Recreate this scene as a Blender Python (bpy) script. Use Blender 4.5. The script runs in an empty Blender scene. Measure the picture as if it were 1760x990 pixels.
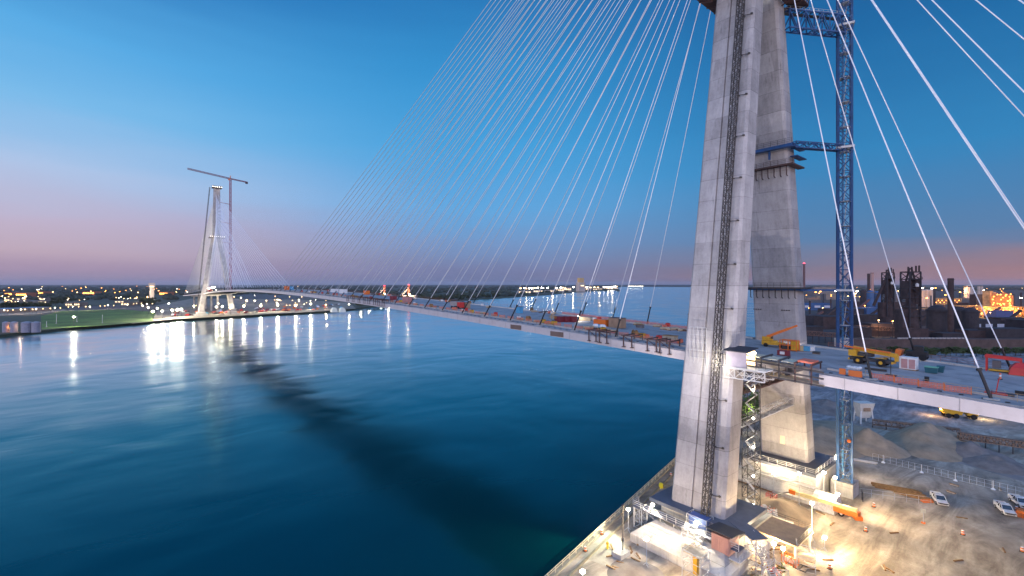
import bpy, math, random
from math import sin, cos, radians, pi, sqrt, atan2
from mathutils import Vector, Matrix
random.seed(7)
S = bpy.context.scene
COL = S.collection
TH = radians(39.58); CT, ST = cos(TH), sin(TH)
F = 797.0; HC = 54.0                      # focal length in photo pixels, camera height above the river
# world axes: x runs across the bridge, y along it (towards the far tower), camera foot at 0,0
def cw(X, Y): return (ST*Y + CT*X, CT*Y - ST*X)            # camera right/forward metres -> world
def G(u, v, z=3.0):                                        # where a sight line meets height z
    Y = (HC-z)*F/(v-488.0); X = (u-880)/F*Y
    q, s = cw(X, Y); return (q, s, z)
def scaleY(q, s): return ST*q + CT*s
QC = 112.1; SN = 48.0; SF = 901.0
def hb(s):
    if s > 901: return 16.9 + .0275*(s-901)
    return 7.6 + 5.1e-5*(474-s)**2
def zt(s): return HC - hb(s) + 2.2
def D(u, v):
    Y = 150.0
    for i in range(60):
        X = (u-880)/F*Y; q, s = cw(X, Y)
        Y2 = (HC-zt(s))*F/(v-488.0); Y += .4*(Y2-Y)
    X = (u-880)/F*Y; q, s = cw(X, Y)
    return (q, s, zt(s))
def lin(c):
    return tuple(((x/12.92) if x <= .04045 else ((x+.055)/1.055)**2.4) for x in c)

# ------------------------------------------------------------------ materials
MATS = {}
def mat(name, col, rough=.7, metal=0, var=.15, scale=.6, dirt=None, dirt_amt=0, bump=0, spec=.4, emit=0, coord='Object', sampling=None):
    if name in MATS: return MATS[name]
    m = bpy.data.materials.new(name); m.use_nodes = True
    nt = m.node_tree; b = nt.nodes['Principled BSDF']
    b.inputs['Roughness'].default_value = rough; b.inputs['Metallic'].default_value = metal
    b.inputs['Specular IOR Level'].default_value = spec
    if emit:
        b.inputs['Base Color'].default_value = (*[min(1, c) for c in col], 1)
        b.inputs['Emission Color'].default_value = (*col, 1); b.inputs['Emission Strength'].default_value = emit
        try: m.cycles.emission_sampling = sampling or 'NONE'
        except Exception: pass
        MATS[name] = m; return m
    tc = nt.nodes.new('ShaderNodeTexCoord')
    n = nt.nodes.new('ShaderNodeTexNoise'); n.inputs['Scale'].default_value = scale; n.inputs['Detail'].default_value = 6
    n.inputs['Roughness'].default_value = .62
    nt.links.new(tc.outputs[coord], n.inputs['Vector'])
    r = nt.nodes.new('ShaderNodeValToRGB')
    r.color_ramp.elements[0].position = .3; r.color_ramp.elements[1].position = .7
    r.color_ramp.elements[0].color = (*[c*(1-var) for c in col], 1); r.color_ramp.elements[1].color = (*[min(1, c*(1+var)) for c in col], 1)
    nt.links.new(n.outputs['Fac'], r.inputs['Fac'])
    out = r.outputs['Color']
    if dirt:
        n2 = nt.nodes.new('ShaderNodeTexNoise'); n2.inputs['Scale'].default_value = scale*2.7; n2.inputs['Detail'].default_value = 8
        nt.links.new(tc.outputs[coord], n2.inputs['Vector'])
        mr = nt.nodes.new('ShaderNodeMapRange'); mr.inputs[1].default_value = .5; mr.inputs[2].default_value = .68; mr.inputs[4].default_value = dirt_amt
        nt.links.new(n2.outputs['Fac'], mr.inputs[0])
        mx = nt.nodes.new('ShaderNodeMixRGB'); mx.inputs['Color2'].default_value = (*dirt, 1)
        nt.links.new(mr.outputs[0], mx.inputs['Fac']); nt.links.new(out, mx.inputs['Color1']); out = mx.outputs[0]
    nt.links.new(out, b.inputs['Base Color'])
    if bump:
        bp = nt.nodes.new('ShaderNodeBump'); bp.inputs['Strength'].default_value = bump; bp.inputs['Distance'].default_value = .2
        nt.links.new(n.outputs['Fac'], bp.inputs['Height']); nt.links.new(bp.outputs[0], b.inputs['Normal'])
    MATS[name] = m; return m

def math_node(nt, op, a, b=None):
    n = nt.nodes.new('ShaderNodeMath'); n.operation = op
    for i, x in enumerate((a, b)):
        if x is None: continue
        if isinstance(x, (int, float)): n.inputs[i].default_value = x
        else: nt.links.new(x, n.inputs[i])
    return n.outputs[0]
def concrete_cast(name, col, lift=4.6, panel=3.1, seed=0):
    m = bpy.data.materials.new(name); m.use_nodes = True; nt = m.node_tree; b = nt.nodes['Principled BSDF']
    b.inputs['Roughness'].default_value = .82; b.inputs['Specular IOR Level'].default_value = .25
    tc = nt.nodes.new('ShaderNodeTexCoord'); sx = nt.nodes.new('ShaderNodeSeparateXYZ'); nt.links.new(tc.outputs['Object'], sx.inputs[0])
    zf = math_node(nt, 'DIVIDE', sx.outputs[2], lift)
    zi = math_node(nt, 'FLOOR', zf); zr = math_node(nt, 'FRACT', zf)
    pf = math_node(nt, 'DIVIDE', math_node(nt, 'ADD', math_node(nt, 'ADD', sx.outputs[0], sx.outputs[1]), 100+seed), panel)
    pi_ = math_node(nt, 'FLOOR', pf)
    cx = nt.nodes.new('ShaderNodeCombineXYZ'); nt.links.new(zi, cx.inputs[0]); nt.links.new(pi_, cx.inputs[1])
    w1 = nt.nodes.new('ShaderNodeTexWhiteNoise'); w1.noise_dimensions = '2D'; nt.links.new(cx.outputs[0], w1.inputs['Vector'])
    w2 = nt.nodes.new('ShaderNodeTexWhiteNoise'); w2.noise_dimensions = '1D'; nt.links.new(zi, w2.inputs['W'])
    mp = nt.nodes.new('ShaderNodeMapping'); mp.inputs['Scale'].default_value = (1.3, 1.3, .16); nt.links.new(tc.outputs['Object'], mp.inputs[0])
    n1 = nt.nodes.new('ShaderNodeTexNoise'); n1.inputs['Scale'].default_value = .9; n1.inputs['Detail'].default_value = 8; nt.links.new(mp.outputs[0], n1.inputs['Vector'])
    n2 = nt.nodes.new('ShaderNodeTexNoise'); n2.inputs['Scale'].default_value = .22; n2.inputs['Detail'].default_value = 7; n2.inputs['Roughness'].default_value = .7; nt.links.new(tc.outputs['Object'], n2.inputs['Vector'])
    n3 = nt.nodes.new('ShaderNodeTexNoise'); n3.inputs['Scale'].default_value = 2.2; n3.inputs['Detail'].default_value = 5; nt.links.new(tc.outputs['Object'], n3.inputs['Vector'])
    v = math_node(nt, 'MULTIPLY', w1.outputs[0], .20)
    v = math_node(nt, 'ADD', v, math_node(nt, 'MULTIPLY', w2.outputs[0], .22))
    v = math_node(nt, 'ADD', v, math_node(nt, 'MULTIPLY', n1.outputs[0], .55))
    v = math_node(nt, 'ADD', v, math_node(nt, 'MULTIPLY', n2.outputs[0], 1.0))
    v = math_node(nt, 'ADD', v, math_node(nt, 'MULTIPLY', n3.outputs[0], .28))
    v = math_node(nt, 'ADD', v, -.09)
    j = math_node(nt, 'LESS_THAN', zr, .022)
    v = math_node(nt, 'SUBTRACT', v, math_node(nt, 'MULTIPLY', j, .32))
    sm = nt.nodes.new('ShaderNodeMapRange'); sm.inputs[1].default_value = .60; sm.inputs[2].default_value = .74; nt.links.new(n1.outputs[0], sm.inputs[0])
    v = math_node(nt, 'SUBTRACT', v, math_node(nt, 'MULTIPLY', sm.outputs[0], .42))
    mx = nt.nodes.new('ShaderNodeVectorMath'); mx.operation = 'SCALE'; mx.inputs[0].default_value = col
    nt.links.new(v, mx.inputs['Scale']); nt.links.new(mx.outputs[0], b.inputs['Base Color'])
    bp = nt.nodes.new('ShaderNodeBump'); bp.inputs['Strength'].default_value = .35; bp.inputs['Distance'].default_value = .08
    nt.links.new(v, bp.inputs['Height']); nt.links.new(bp.outputs[0], b.inputs['Normal'])
    MATS[name] = m; return m

concrete = concrete_cast('tower_concrete', (.35, .33, .325))
plinthc = concrete_cast('plinth_concrete', (.42, .40, .37), 2.4, 6, 3)
deckc = mat('deck_concrete', (.30, .30, .30), .85, var=.22, scale=.12, dirt=(.14, .15, .16), dirt_amt=.6)
fascia = mat('pale_steel', (.50, .46, .455), .5, var=.05, scale=.3, dirt=(.35, .3, .28), dirt_amt=.25)
brownsteel = mat('brown_steel', (.07, .035, .03), .6, var=.3)
darksteel = mat('dark_steel', (.045, .042, .045), .5, var=.3)
maststeel = mat('mast_steel', (.05, .042, .038), .55, var=.3)
galv = mat('galvanised_steel', (.46, .46, .46), .5, .0, var=.15)
blue = mat('blue_paint', (.012, .065, .19), .5, var=.25, dirt=(.03, .05, .09), dirt_amt=.4)
sheath = mat('white_sheath', (.8, .79, .8), .45, var=.03)
black = mat('black_tube', (.012, .013, .016), .5, var=.2)
yellow = mat('yellow_paint', (.62, .33, .02), .45, var=.12, dirt=(.2, .12, .05), dirt_amt=.3)
orange = mat('orange_paint', (.70, .16, .02), .5, var=.1, dirt=(.3, .1, .04), dirt_amt=.25)
red = mat('red_paint', (.50, .03, .025), .5, var=.12)
salmon = mat('orange_mesh', (.65, .17, .10), .7, var=.15)
maroon = mat('maroon_paint', (.18, .02, .03), .6, var=.2)
white = mat('white_paint', (.70, .70, .69), .4, var=.08, scale=1.2, dirt=(.42, .38, .32), dirt_amt=.4)
tyre = mat('rubber', (.015, .015, .016), .9, var=.2)
glass = mat('dark_glass', (.02, .03, .04), .1, var=.1, spec=.8)
roofgrey = mat('grey_roofing', (.10, .11, .14), .7, var=.15)
roofdark = mat('dark_roofing', (.035, .037, .045), .7, var=.15)
pinkshed = mat('ribbed_pink_siding', (.42, .22, .18), .6, var=.08)
timber = mat('timber', (.24, .13, .05), .8, var=.3, scale=1.5)
paletimber = mat('pale_timber', (.42, .34, .24), .8, var=.25, scale=1.2)
tealm = mat('teal_paint', (.02, .10, .13), .5, var=.15)
greenlid = mat('mint_lid', (.16, .42, .28), .5, var=.1)
bluebox = mat('light_blue_paint', (.06, .30, .50), .5, var=.15)
brownbox = mat('brown_board', (.30, .20, .13), .7, var=.2)
magenta = mat('magenta_paint', (.26, .015, .05), .5, var=.15)
yellowbin = mat('yellow_plastic', (.75, .62, .03), .5, var=.08)
rust = mat('rusted_steel', (.045, .028, .028), .85, var=.45, scale=.2)
rust2 = mat('dark_plant_steel', (.028, .024, .03), .8, var=.4, scale=.2)
millgrey = mat('plant_grey', (.13, .12, .125), .8, var=.3, scale=.1)
millblue = mat('plant_blue', (.03, .09, .22), .7, var=.3, scale=.1)
paleplant = mat('pale_cladding', (.42, .36, .32), .8, var=.2, scale=.05)
brick = mat('brick_red', (.12, .055, .05), .85, var=.25, scale=.1)
pilemat = mat('sandy_fill', (.32, .24, .16), .95, var=.25, scale=.35, bump=.6)
pilegrey = mat('grey_aggregate', (.19, .165, .15), .95, var=.3, scale=.4, bump=.6)
tarp = mat('white_tarp', (.62, .6, .58), .7, var=.3, scale=2.5, bump=.8)
leafm = mat('leaf', (.045, .075, .025), .9, var=.5, scale=.3)
leafb = mat('bright_leaf', (.09, .15, .03), .9, var=.4, scale=.8)
barkm = mat('bark', (.06, .045, .035), .9, var=.3)
steelplate = mat('steel_plate', (.30, .24, .21), .7, var=.12)
# lights
E_white = mat('lamp_white', (1, .93, .78), emit=60)
E_hot = mat('lamp_hot', (1, .92, .75), emit=40)
E_soft = mat('lamp_soft', (1, .9, .7), emit=6)
E_warm = mat('lamp_warm', (1, .62, .25), emit=14)
E_orange = mat('lamp_orange', (1, .36, .06), emit=12)
E_red = mat('lamp_red', (1, .05, .08), emit=8)
E_pane = mat('lit_window', (1, .72, .38), emit=2.2)
E_paneo = mat('orange_lit_window', (1, .42, .10), emit=1.8)

# ------------------------------------------------------------------ mesh builder
class MB:
    def __init__(s): s.v = []; s.f = []; s.m = []; s.cur = 0
    def add(s, vs, fs, M=None):
        k = len(s.v)
        if M is not None: vs = [tuple(M @ Vector(p)) for p in vs]
        s.v += [tuple(p) for p in vs]; s.f += [tuple(i+k for i in f) for f in fs]; s.m += [s.cur]*len(fs); return s
    def box(s, c, d, rz=0, M=None):
        x, y, z = d[0]/2, d[1]/2, d[2]/2; C, N = cos(rz), sin(rz)
        vs = []
        for k in (-z, z):
            for a, b in ((-x, -y), (x, -y), (x, y), (-x, y)):
                vs.append((c[0]+a*C-b*N, c[1]+a*N+b*C, c[2]+k))
        return s.add(vs, [(3, 2, 1, 0), (4, 5, 6, 7), (0, 1, 5, 4), (1, 2, 6, 5), (2, 3, 7, 6), (3, 0, 4, 7)], M)
    def bb(s, a, b): return s.box([(a[i]+b[i])/2 for i in range(3)], [abs(b[i]-a[i]) for i in range(3)])
    def bar(s, p, q, w, h=None):
        h = h or w; p = Vector(p); q = Vector(q); d = q-p
        if d.length < 1e-6: return s
        z = d.normalized(); up = Vector((0, 0, 1)) if abs(z.z) < .95 else Vector((0, 1, 0))
        x = z.cross(up).normalized(); y = x.cross(z)
        vs = [tuple(o + x*a*w/2 + y*b*h/2) for o in (p, q) for a, b in ((-1, -1), (1, -1), (1, 1), (-1, 1))]
        return s.add(vs, [(3, 2, 1, 0), (4, 5, 6, 7), (0, 1, 5, 4), (1, 2, 6, 5), (2, 3, 7, 6), (3, 0, 4, 7)])
    def tube(s, p, q, r, n=8, r2=None, cap=True):
        r2 = r if r2 is None else r2; p = Vector(p); q = Vector(q); d = q-p
        z = d.normalized(); up = Vector((0, 0, 1)) if abs(z.z) < .95 else Vector((0, 1, 0))
        x = z.cross(up).normalized(); y = x.cross(z); vs = []
        for o, R in ((p, r), (q, r2)):
            for i in range(n):
                a = 2*pi*i/n; vs.append(tuple(o + x*R*cos(a) + y*R*sin(a)))
        fs = [(i, (i+1) % n, n+(i+1) % n, n+i) for i in range(n)]
        if cap: fs += [tuple(range(n))[::-1], tuple(range(n, 2*n))]
        return s.add(vs, fs)
    def poly(s, pts, z0, z1):                     # vertical prism
        n = len(pts); vs = [(a, b, z0) for a, b in pts]+[(a, b, z1) for a, b in pts]
        return s.add(vs, [(i, (i+1) % n, n+(i+1) % n, n+i) for i in range(n)]+[tuple(range(n))[::-1], tuple(range(n, 2*n))])
    def side(s, pts, y0, y1, M=None):             # profile in x,z extruded along y
        n = len(pts); vs = [(a, y0, b) for a, b in pts]+[(a, y1, b) for a, b in pts]
        return s.add(vs, [(i, (i+1) % n, n+(i+1) % n, n+i)[::-1] for i in range(n)]+[tuple(range(n)), tuple(range(n, 2*n))[::-1]], M)
    def loft(s, secs, cap=True):
        n = len(secs[0]); vs = [p for c in secs for p in c]; fs = []
        for k in range(len(secs)-1):
            for i in range(n): fs.append((k*n+i, k*n+(i+1) % n, (k+1)*n+(i+1) % n, (k+1)*n+i))
        if cap: fs += [tuple(range(n))[::-1], tuple(range((len(secs)-1)*n, len(secs)*n))]
        return s.add(vs, fs)
    def lathe(s, c, prof, n=16):
        secs = [[(c[0]+r*cos(2*pi*i/n), c[1]+r*sin(2*pi*i/n), c[2]+z) for i in range(n)] for r, z in prof]
        return s.loft(secs)
    def ball(s, c, r, n=8, m=5, sq=(1, 1, 1)):
        secs = []
        for k in range(1, m):
            a = pi*k/m-pi/2
            secs.append([(c[0]+sq[0]*r*cos(a)*cos(2*pi*i/n), c[1]+sq[1]*r*cos(a)*sin(2*pi*i/n), c[2]+sq[2]*r*sin(a)) for i in range(n)])
        return s.loft(secs)
    def lattice(s, p, q, w, n, r, rd=None, h=None, kx=False):       # square trussed mast from p to q
        rd = rd or r*.6; h = h or w; p = Vector(p); q = Vector(q); z = (q-p).normalized()
        up = Vector((0, 0, 1)) if abs(z.z) < .9 else Vector((0, 1, 0))
        x = z.cross(up).normalized(); y = x.cross(z)
        cs = [x*a*w/2+y*b*h/2 for a, b in ((-1, -1), (1, -1), (1, 1), (-1, 1))]
        for c in cs: s.bar(p+c, q+c, r)
        for k in range(n):
            a = p+(q-p)*k/n; b = p+(q-p)*(k+1)/n
            for i in range(4):
                c0, c1 = cs[i], cs[(i+1) % 4]
                s.bar(a+c0, a+c1, rd)
                if k % 2: s.bar(a+c0, b+c1, rd)
                else: s.bar(a+c1, b+c0, rd)
                if kx: s.bar(a+(c1 if k % 2 else c0), b+(c0 if k % 2 else c1), rd)
        for i in range(4): s.bar(q+cs[i], q+cs[(i+1) % 4], rd)
        return s
    def rail(s, pts, h=1.1, step=2.0, r=.05, rows=3):
        for a, b in zip(pts[:-1], pts[1:]):
            a = Vector(a); b = Vector(b); L = (b-a).length; n = max(1, int(L/step))
            for k in range(n+1):
                p = a+(b-a)*k/n; s.bar(p, p+Vector((0, 0, h)), r)
            for j in range(rows):
                z = Vector((0, 0, h*(j+1)/rows)); s.bar(a+z, b+z, r*.8)
        return s
    def build(s, name, mats, parent=None, origin=None, smooth=False, label=None):
        me = bpy.data.meshes.new(name)
        o3 = origin if origin is not None else None
        vs = s.v if o3 is None else [(a-o3[0], b-o3[1], c-o3[2]) for a, b, c in s.v]
        me.from_pydata(vs, [], s.f)
        mats = mats if isinstance(mats, (list, tuple)) else [mats]
        for m in mats: me.materials.append(m)
        if len(mats) > 1: me.polygons.foreach_set('material_index', s.m)
        if smooth: me.polygons.foreach_set('use_smooth', [True]*len(me.polygons))
        me.update()
        o = bpy.data.objects.new(name, me); COL.objects.link(o)
        if parent: o.parent = parent
        if o3 is not None and parent is None: o.location = o3
        if label: o['label'] = label
        return o
def _each(self, name, mats, parent=None, origin=None):
    # every separate shape becomes a part of its own
    nb = {}; par = list(range(len(self.v)))
    def fnd(x):
        while par[x] != x: par[x] = par[par[x]]; x = par[x]
        return x
    for f in self.f:
        for i in f[1:]: par[fnd(i)] = fnd(f[0])
    for f in self.f: nb.setdefault(fnd(f[0]), []).append(f)
    for fs in nb.values():
        ids = sorted({i for f in fs for i in f}); mp = {j: k for k, j in enumerate(ids)}
        m = MB(); m.v = [self.v[j] for j in ids]; m.f = [tuple(mp[i] for i in f) for f in fs]; m.m = [0]*len(fs)
        m.build(name, mats, parent, origin)
MB.each = _each
def tag(o, label=None, cat=None, group=None, kind=None):
    if label: o['label'] = label
    if cat: o['category'] = cat
    if group: o['group'] = group
    if kind: o['kind'] = kind
    return o
def thing(name, label, cat, loc=(0, 0, 0), rz=0, group=None):
    o = bpy.data.objects.new(name, None); COL.objects.link(o); o.empty_display_size = .1
    o.location = loc; o.rotation_euler = (0, 0, rz); return tag(o, label, cat, group)
KIDS = {}
def copy_tree(o, loc, rz=None, label=None, group=None, parent=None):
    c = o.copy(); COL.objects.link(c)
    if parent: c.parent = parent
    else:
        c.location = loc
        if rz is not None: c.rotation_euler = (0, 0, rz)
        if label: c['label'] = label
        if group: c['group'] = group
    for ch in list(o.children): copy_tree(ch, None, parent=c)
    return c
ORD = ['first', 'second', 'third', 'fourth', 'fifth', 'sixth', 'seventh', 'eighth', 'ninth', 'tenth', 'eleventh', 'twelfth', 'thirteenth', 'fourteenth', 'fifteenth', 'sixteenth', 'seventeenth', 'eighteenth', 'nineteenth', 'twentieth', 'twenty-first', 'twenty-second', 'twenty-third', 'twenty-fourth', 'twenty-fifth', 'twenty-sixth', 'twenty-seventh', 'twenty-eighth', 'twenty-ninth', 'thirtieth']
def lamp(parent, loc, power, col=(1, .85, .6), r=.25, spot=None, aim=None, name='light_beam', blend=.4):
    L = bpy.data.lights.new(name, 'SPOT' if spot else 'POINT'); L.energy = power; L.color = col; L.shadow_soft_size = r
    if spot: L.spot_size = radians(spot); L.spot_blend = blend
    o = bpy.data.objects.new(name, L); COL.objects.link(o)
    o.location = loc
    if aim is not None:
        base = Vector(parent.location) if parent else Vector((0, 0, 0))
        d = Vector(aim)-(base+Vector(loc)); o.rotation_euler = d.to_track_quat('-Z', 'Y').to_euler()
    if parent: o.parent = parent
    return o

# ------------------------------------------------------------------ land and water
def sheet(name, pts, z, m, depth=0, kind='structure'):
    import bmesh
    bm = bmesh.new(); vs = [bm.verts.new((a, b, z)) for a, b in pts]; f = bm.faces.new(vs); f.normal_update()
    if f.normal.z < 0: f.normal_flip()
    if depth:
        r = bmesh.ops.extrude_edge_only(bm, edges=list(f.edges))
        for v in [g for g in r['geom'] if isinstance(g, bmesh.types.BMVert)]: v.co.z -= depth
    bmesh.ops.triangulate(bm, faces=[g for g in bm.faces if len(g.verts) > 4])
    me = bpy.data.meshes.new(name); bm.to_mesh(me); bm.free(); me.materials.append(m)
    o = bpy.data.objects.new(name, me); COL.objects.link(o); o['kind'] = kind; return o

def water_mat():
    m = bpy.data.materials.new('river_water'); m.use_nodes = True; nt = m.node_tree; b = nt.nodes['Principled BSDF']
    b.inputs['Base Color'].default_value = (.0, .024, .062, 1); b.inputs['IOR'].default_value = 1.333; b.inputs['Specular Tint'].default_value = (.08, .72, 1, 1)
    tc = nt.nodes.new('ShaderNodeTexCoord')
    mp = nt.nodes.new('ShaderNodeMapping'); mp.inputs['Rotation'].default_value = (0, 0, radians(12)); mp.inputs['Scale'].default_value = (.055, .14, .1)
    nt.links.new(tc.outputs['Object'], mp.inputs[0])
    n1 = nt.nodes.new('ShaderNodeTexNoise'); n1.inputs['Scale'].default_value = 1; n1.inputs['Detail'].default_value = 5; n1.inputs['Roughness'].default_value = .5; n1.inputs['Distortion'].default_value = .6
    nt.links.new(mp.outputs[0], n1.inputs['Vector'])
    n2 = nt.nodes.new('ShaderNodeTexNoise'); n2.inputs['Scale'].default_value = .02; n2.inputs['Detail'].default_value = 2; n2.inputs['Distortion'].default_value = .3
    nt.links.new(tc.outputs['Object'], n2.inputs['Vector'])
    mr = nt.nodes.new('ShaderNodeMapRange'); mr.inputs[1].default_value = .35; mr.inputs[2].default_value = .68; mr.inputs[3].default_value = .12; mr.inputs[4].default_value = .25
    nt.links.new(n2.outputs['Fac'], mr.inputs[0])
    bp = nt.nodes.new('ShaderNodeBump'); bp.inputs['Strength'].default_value = 1.0; bp.inputs['Distance'].default_value = .06
    nt.links.new(n1.outputs['Fac'], bp.inputs['Height'])
    bp2 = nt.nodes.new('ShaderNodeBump'); bp2.inputs['Strength'].default_value = 1.0; bp2.inputs['Distance'].default_value = .95
    nt.links.new(n2.outputs['Fac'], bp2.inputs['Height']); nt.links.new(bp2.outputs[0], bp.inputs['Normal'])
    nt.nodes.remove(b); N = nt.links.new
    fr = nt.nodes.new('ShaderNodeFresnel'); fr.inputs['IOR'].default_value = 1.333; N(bp.outputs[0], fr.inputs['Normal'])
    rp = nt.nodes.new('ShaderNodeValToRGB'); e = rp.color_ramp.elements
    for _ in range(3): e.new(.5)
    for el, (p, c) in zip(e, [(.02, (.002, .012, .02)), (.08, (.008, .062, .078)), (.22, (.085, .23, .265)), (.5, (.72, .77, .79)), (1, (1, 1, 1))]): el.position = p; el.color = (*c, 1)
    N(fr.outputs[0], rp.inputs[0])
    gl = nt.nodes.new('ShaderNodeBsdfGlossy'); N(rp.outputs[0], gl.inputs['Color']); N(mr.outputs[0], gl.inputs['Roughness']); N(bp.outputs[0], gl.inputs['Normal'])
    df = nt.nodes.new('ShaderNodeBsdfDiffuse'); df.inputs['Color'].default_value = (.0, .034, .040, 1)
    ad = nt.nodes.new('ShaderNodeAddShader'); N(gl.outputs[0], ad.inputs[0]); N(df.outputs[0], ad.inputs[1]); N(ad.outputs[0], nt.nodes['Material Output'].inputs['Surface'])
    return m
river = sheet('river', [(-45000, -45000), (60000, -45000), (60000, 60000), (-45000, 60000)], 0, water_mat())

def ground_mat():
    m = bpy.data.materials.new('site_ground'); m.use_nodes = True; nt = m.node_tree; b = nt.nodes['Principled BSDF']
    b.inputs['Roughness'].default_value = .95; b.inputs['Specular IOR Level'].default_value = .2
    tc = nt.nodes.new('ShaderNodeTexCoord')
    def noise(sc, det=7, rough=.6, dist=0, vec=None):
        n = nt.nodes.new('ShaderNodeTexNoise'); n.inputs['Scale'].default_value = sc; n.inputs['Detail'].default_value = det
        n.inputs['Roughness'].default_value = rough; n.inputs['Distortion'].default_value = dist
        nt.links.new(vec or tc.outputs['Object'], n.inputs['Vector']); return n.outputs['Fac']
    def ramp(fac, stops):
        r = nt.nodes.new('ShaderNodeValToRGB'); e = r.color_ramp.elements
        while len(e) < len(stops): e.new(.5)
        for el, (p, c) in zip(e, stops): el.position = p; el.color = (*c, 1)
        nt.links.new(fac, r.inputs[0]); return r.outputs[0]
    def mix(f, a, c):
        x = nt.nodes.new('ShaderNodeMixRGB'); nt.links.new(f, x.inputs[0]); nt.links.new(a, x.inputs[1]); nt.links.new(c, x.inputs[2]); return x.outputs[0]
    sand = ramp(noise(.09, 9, .65, .5), [(.3, (.24, .195, .15)), (.5, (.38, .315, .245)), (.72, (.50, .43, .345))])
    grav = ramp(noise(.045, 9, .7, 1.5), [(.3, (.12, .115, .125)), (.46, (.22, .21, .22)), (.56, (.34, .31, .30)), (.75, (.22, .19, .17))])
    # wheel tracks: long distorted bands roughly parallel to the shore
    mp = nt.nodes.new('ShaderNodeMapping'); mp.inputs['Scale'].default_value = (.035, .13, 1); mp.inputs['Rotation'].default_value = (0, 0, radians(-20)); nt.links.new(tc.outputs['Object'], mp.inputs[0])
    tr = noise(1, 8, .62, 2.6, mp.outputs[0])
    trk = ramp(tr, [(.38, (.0, .0, .0)), (.62, (1, 1, 1))])
    sep = nt.nodes.new('ShaderNodeSeparateXYZ'); nt.links.new(tc.outputs['Object'], sep.inputs[0])
    # camera-independent site line: gravel yard lies inland of x*ST+y*CT = 150
    d = math_node(nt, 'ADD', math_node(nt, 'MULTIPLY', sep.outputs[0], ST), math_node(nt, 'MULTIPLY', sep.outputs[1], CT))
    d = math_node(nt, 'ADD', d, math_node(nt, 'MULTIPLY', noise(.03, 6, .6), 60))
    mr = nt.nodes.new('ShaderNodeMapRange'); mr.inputs[1].default_value = 186; mr.inputs[2].default_value = 212; nt.links.new(d, mr.inputs[0])
    base = mix(mr.outputs[0], sand, grav)
    fine = noise(1.4, 6, .7)
    hv = nt.nodes.new('ShaderNodeMapRange'); hv.inputs[3].default_value = .78; hv.inputs[4].default_value = 1.22; nt.links.new(fine, hv.inputs[0])
    tv = nt.nodes.new('ShaderNodeMapRange'); tv.inputs[3].default_value = .62; tv.inputs[4].default_value = 1.2; nt.links.new(trk, tv.inputs[0])
    k = math_node(nt, 'MULTIPLY', hv.outputs[0], tv.outputs[0])
    sc = nt.nodes.new('ShaderNodeVectorMath'); sc.operation = 'SCALE'; nt.links.new(base, sc.inputs[0]); nt.links.new(k, sc.inputs['Scale'])
    nt.links.new(sc.outputs[0], b.inputs['Base Color'])
    bp = nt.nodes.new('ShaderNodeBump'); bp.inputs['Strength'].default_value = .5; bp.inputs['Distance'].default_value = .25
    nt.links.new(math_node(nt, 'ADD', fine, math_node(nt, 'MULTIPLY', tr, 2)), bp.inputs['Height']); nt.links.new(bp.outputs[0], b.inputs['Normal'])
    return m
farland = mat('far_land', (.045, .06, .04), .95, var=.5, scale=.004, dirt=(.055, .055, .05), dirt_amt=.6)
farsite = mat('far_site_ground', (.26, .22, .17), .95, var=.4, scale=.03, dirt=(.12, .11, .09), dirt_amt=.7)
grassm = mat('grass', (.07, .14, .025), .95, var=.45, scale=.03)
asphalt = mat('asphalt', (.06, .06, .062), .9, var=.2, scale=.05)
millground = mat('mill_ground', (.045, .042, .045), .95, var=.5, scale=.02, dirt=(.12, .085, .05), dirt_amt=.7)

shore = [cw(-3000, -3870), (-30, 37.6), (60, 58.6), (126.5, 74), cw(75, 182), cw(110, 240), cw(160, 315), cw(178, 339)]
sheet('ground', shore+[cw(4000, 339), cw(4000, -3870)], 3, ground_mat(), 4)
sheet('mill_ground', [cw(205, 373), cw(4000, 373), cw(40000, 400), cw(45000, 42000), cw(27000, 45000), cw(5900, 10000), cw(590, 1000), cw(270, 450)], 3, millground, 4)
fb = [(-300, 612), (0, 580), (75, 572), (130, 566), (240, 556.5), (300, 551.5), (350, 548), (410, 545.5), (470, 542), (560, 537), (620, 531), (640, 528), (700, 521.5), (840, 514), (940, 507), (995, 502), (1062, 498)]
fbw = [G(u, v, 0)[:2] for u, v in fb]
sheet('far_bank', fbw+[cw(1700, 7600), cw(2600, 11500), cw(13000, 24000), cw(20000, 40000), cw(-55000, 40000), cw(-30000, 5000), cw(-3000, 300)], 3, farland, 4)
def zone(name, px, z, m):
    return sheet(name, [G(u, v, z)[:2] for u, v in px], z, m)
sheet('far_shore', [cw(2150, 9300), cw(3200, 8300), cw(5200, 8600), cw(30000, 40000), cw(10500, 40000)], 3, mat('far_wood', (.02, .03, .022), .95, var=.3, scale=.001), 4)
zone('far_site_ground', [(225, 556), (300, 548.5), (410, 542.6), (560, 534.5), (612, 530), (600, 520), (480, 513), (330, 513), (255, 527), (262, 546)], 3.1, farsite)
zone('grass_field', [(72, 566), (180, 559), (262, 552), (268, 536), (200, 531), (110, 533), (70, 543)], 3.15, grassm)
zone('far_road', [(-40, 544), (60, 540), (110, 534), (200, 531.4), (200, 529), (105, 531), (50, 535), (-40, 538)], 3.2, mat('pale_road', (.2, .18, .15), .9, scale=.02))
zone('brown_field', [(110, 533), (200, 531), (270, 536), (275, 526), (200, 524), (120, 528)], 3.22, mat('bare_soil', (.10, .085, .08), .95, var=.3, scale=.02))
zone('far_yard', [(-40, 529), (60, 527), (80, 516), (0, 517), (-40, 517)], 3.18, farsite)
zone('far_lot', [(420, 513.5), (600, 516), (560, 506), (400, 506)], 3.25, mat('far_paving', (.10, .10, .10), .95, var=.3, scale=.02))
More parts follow.
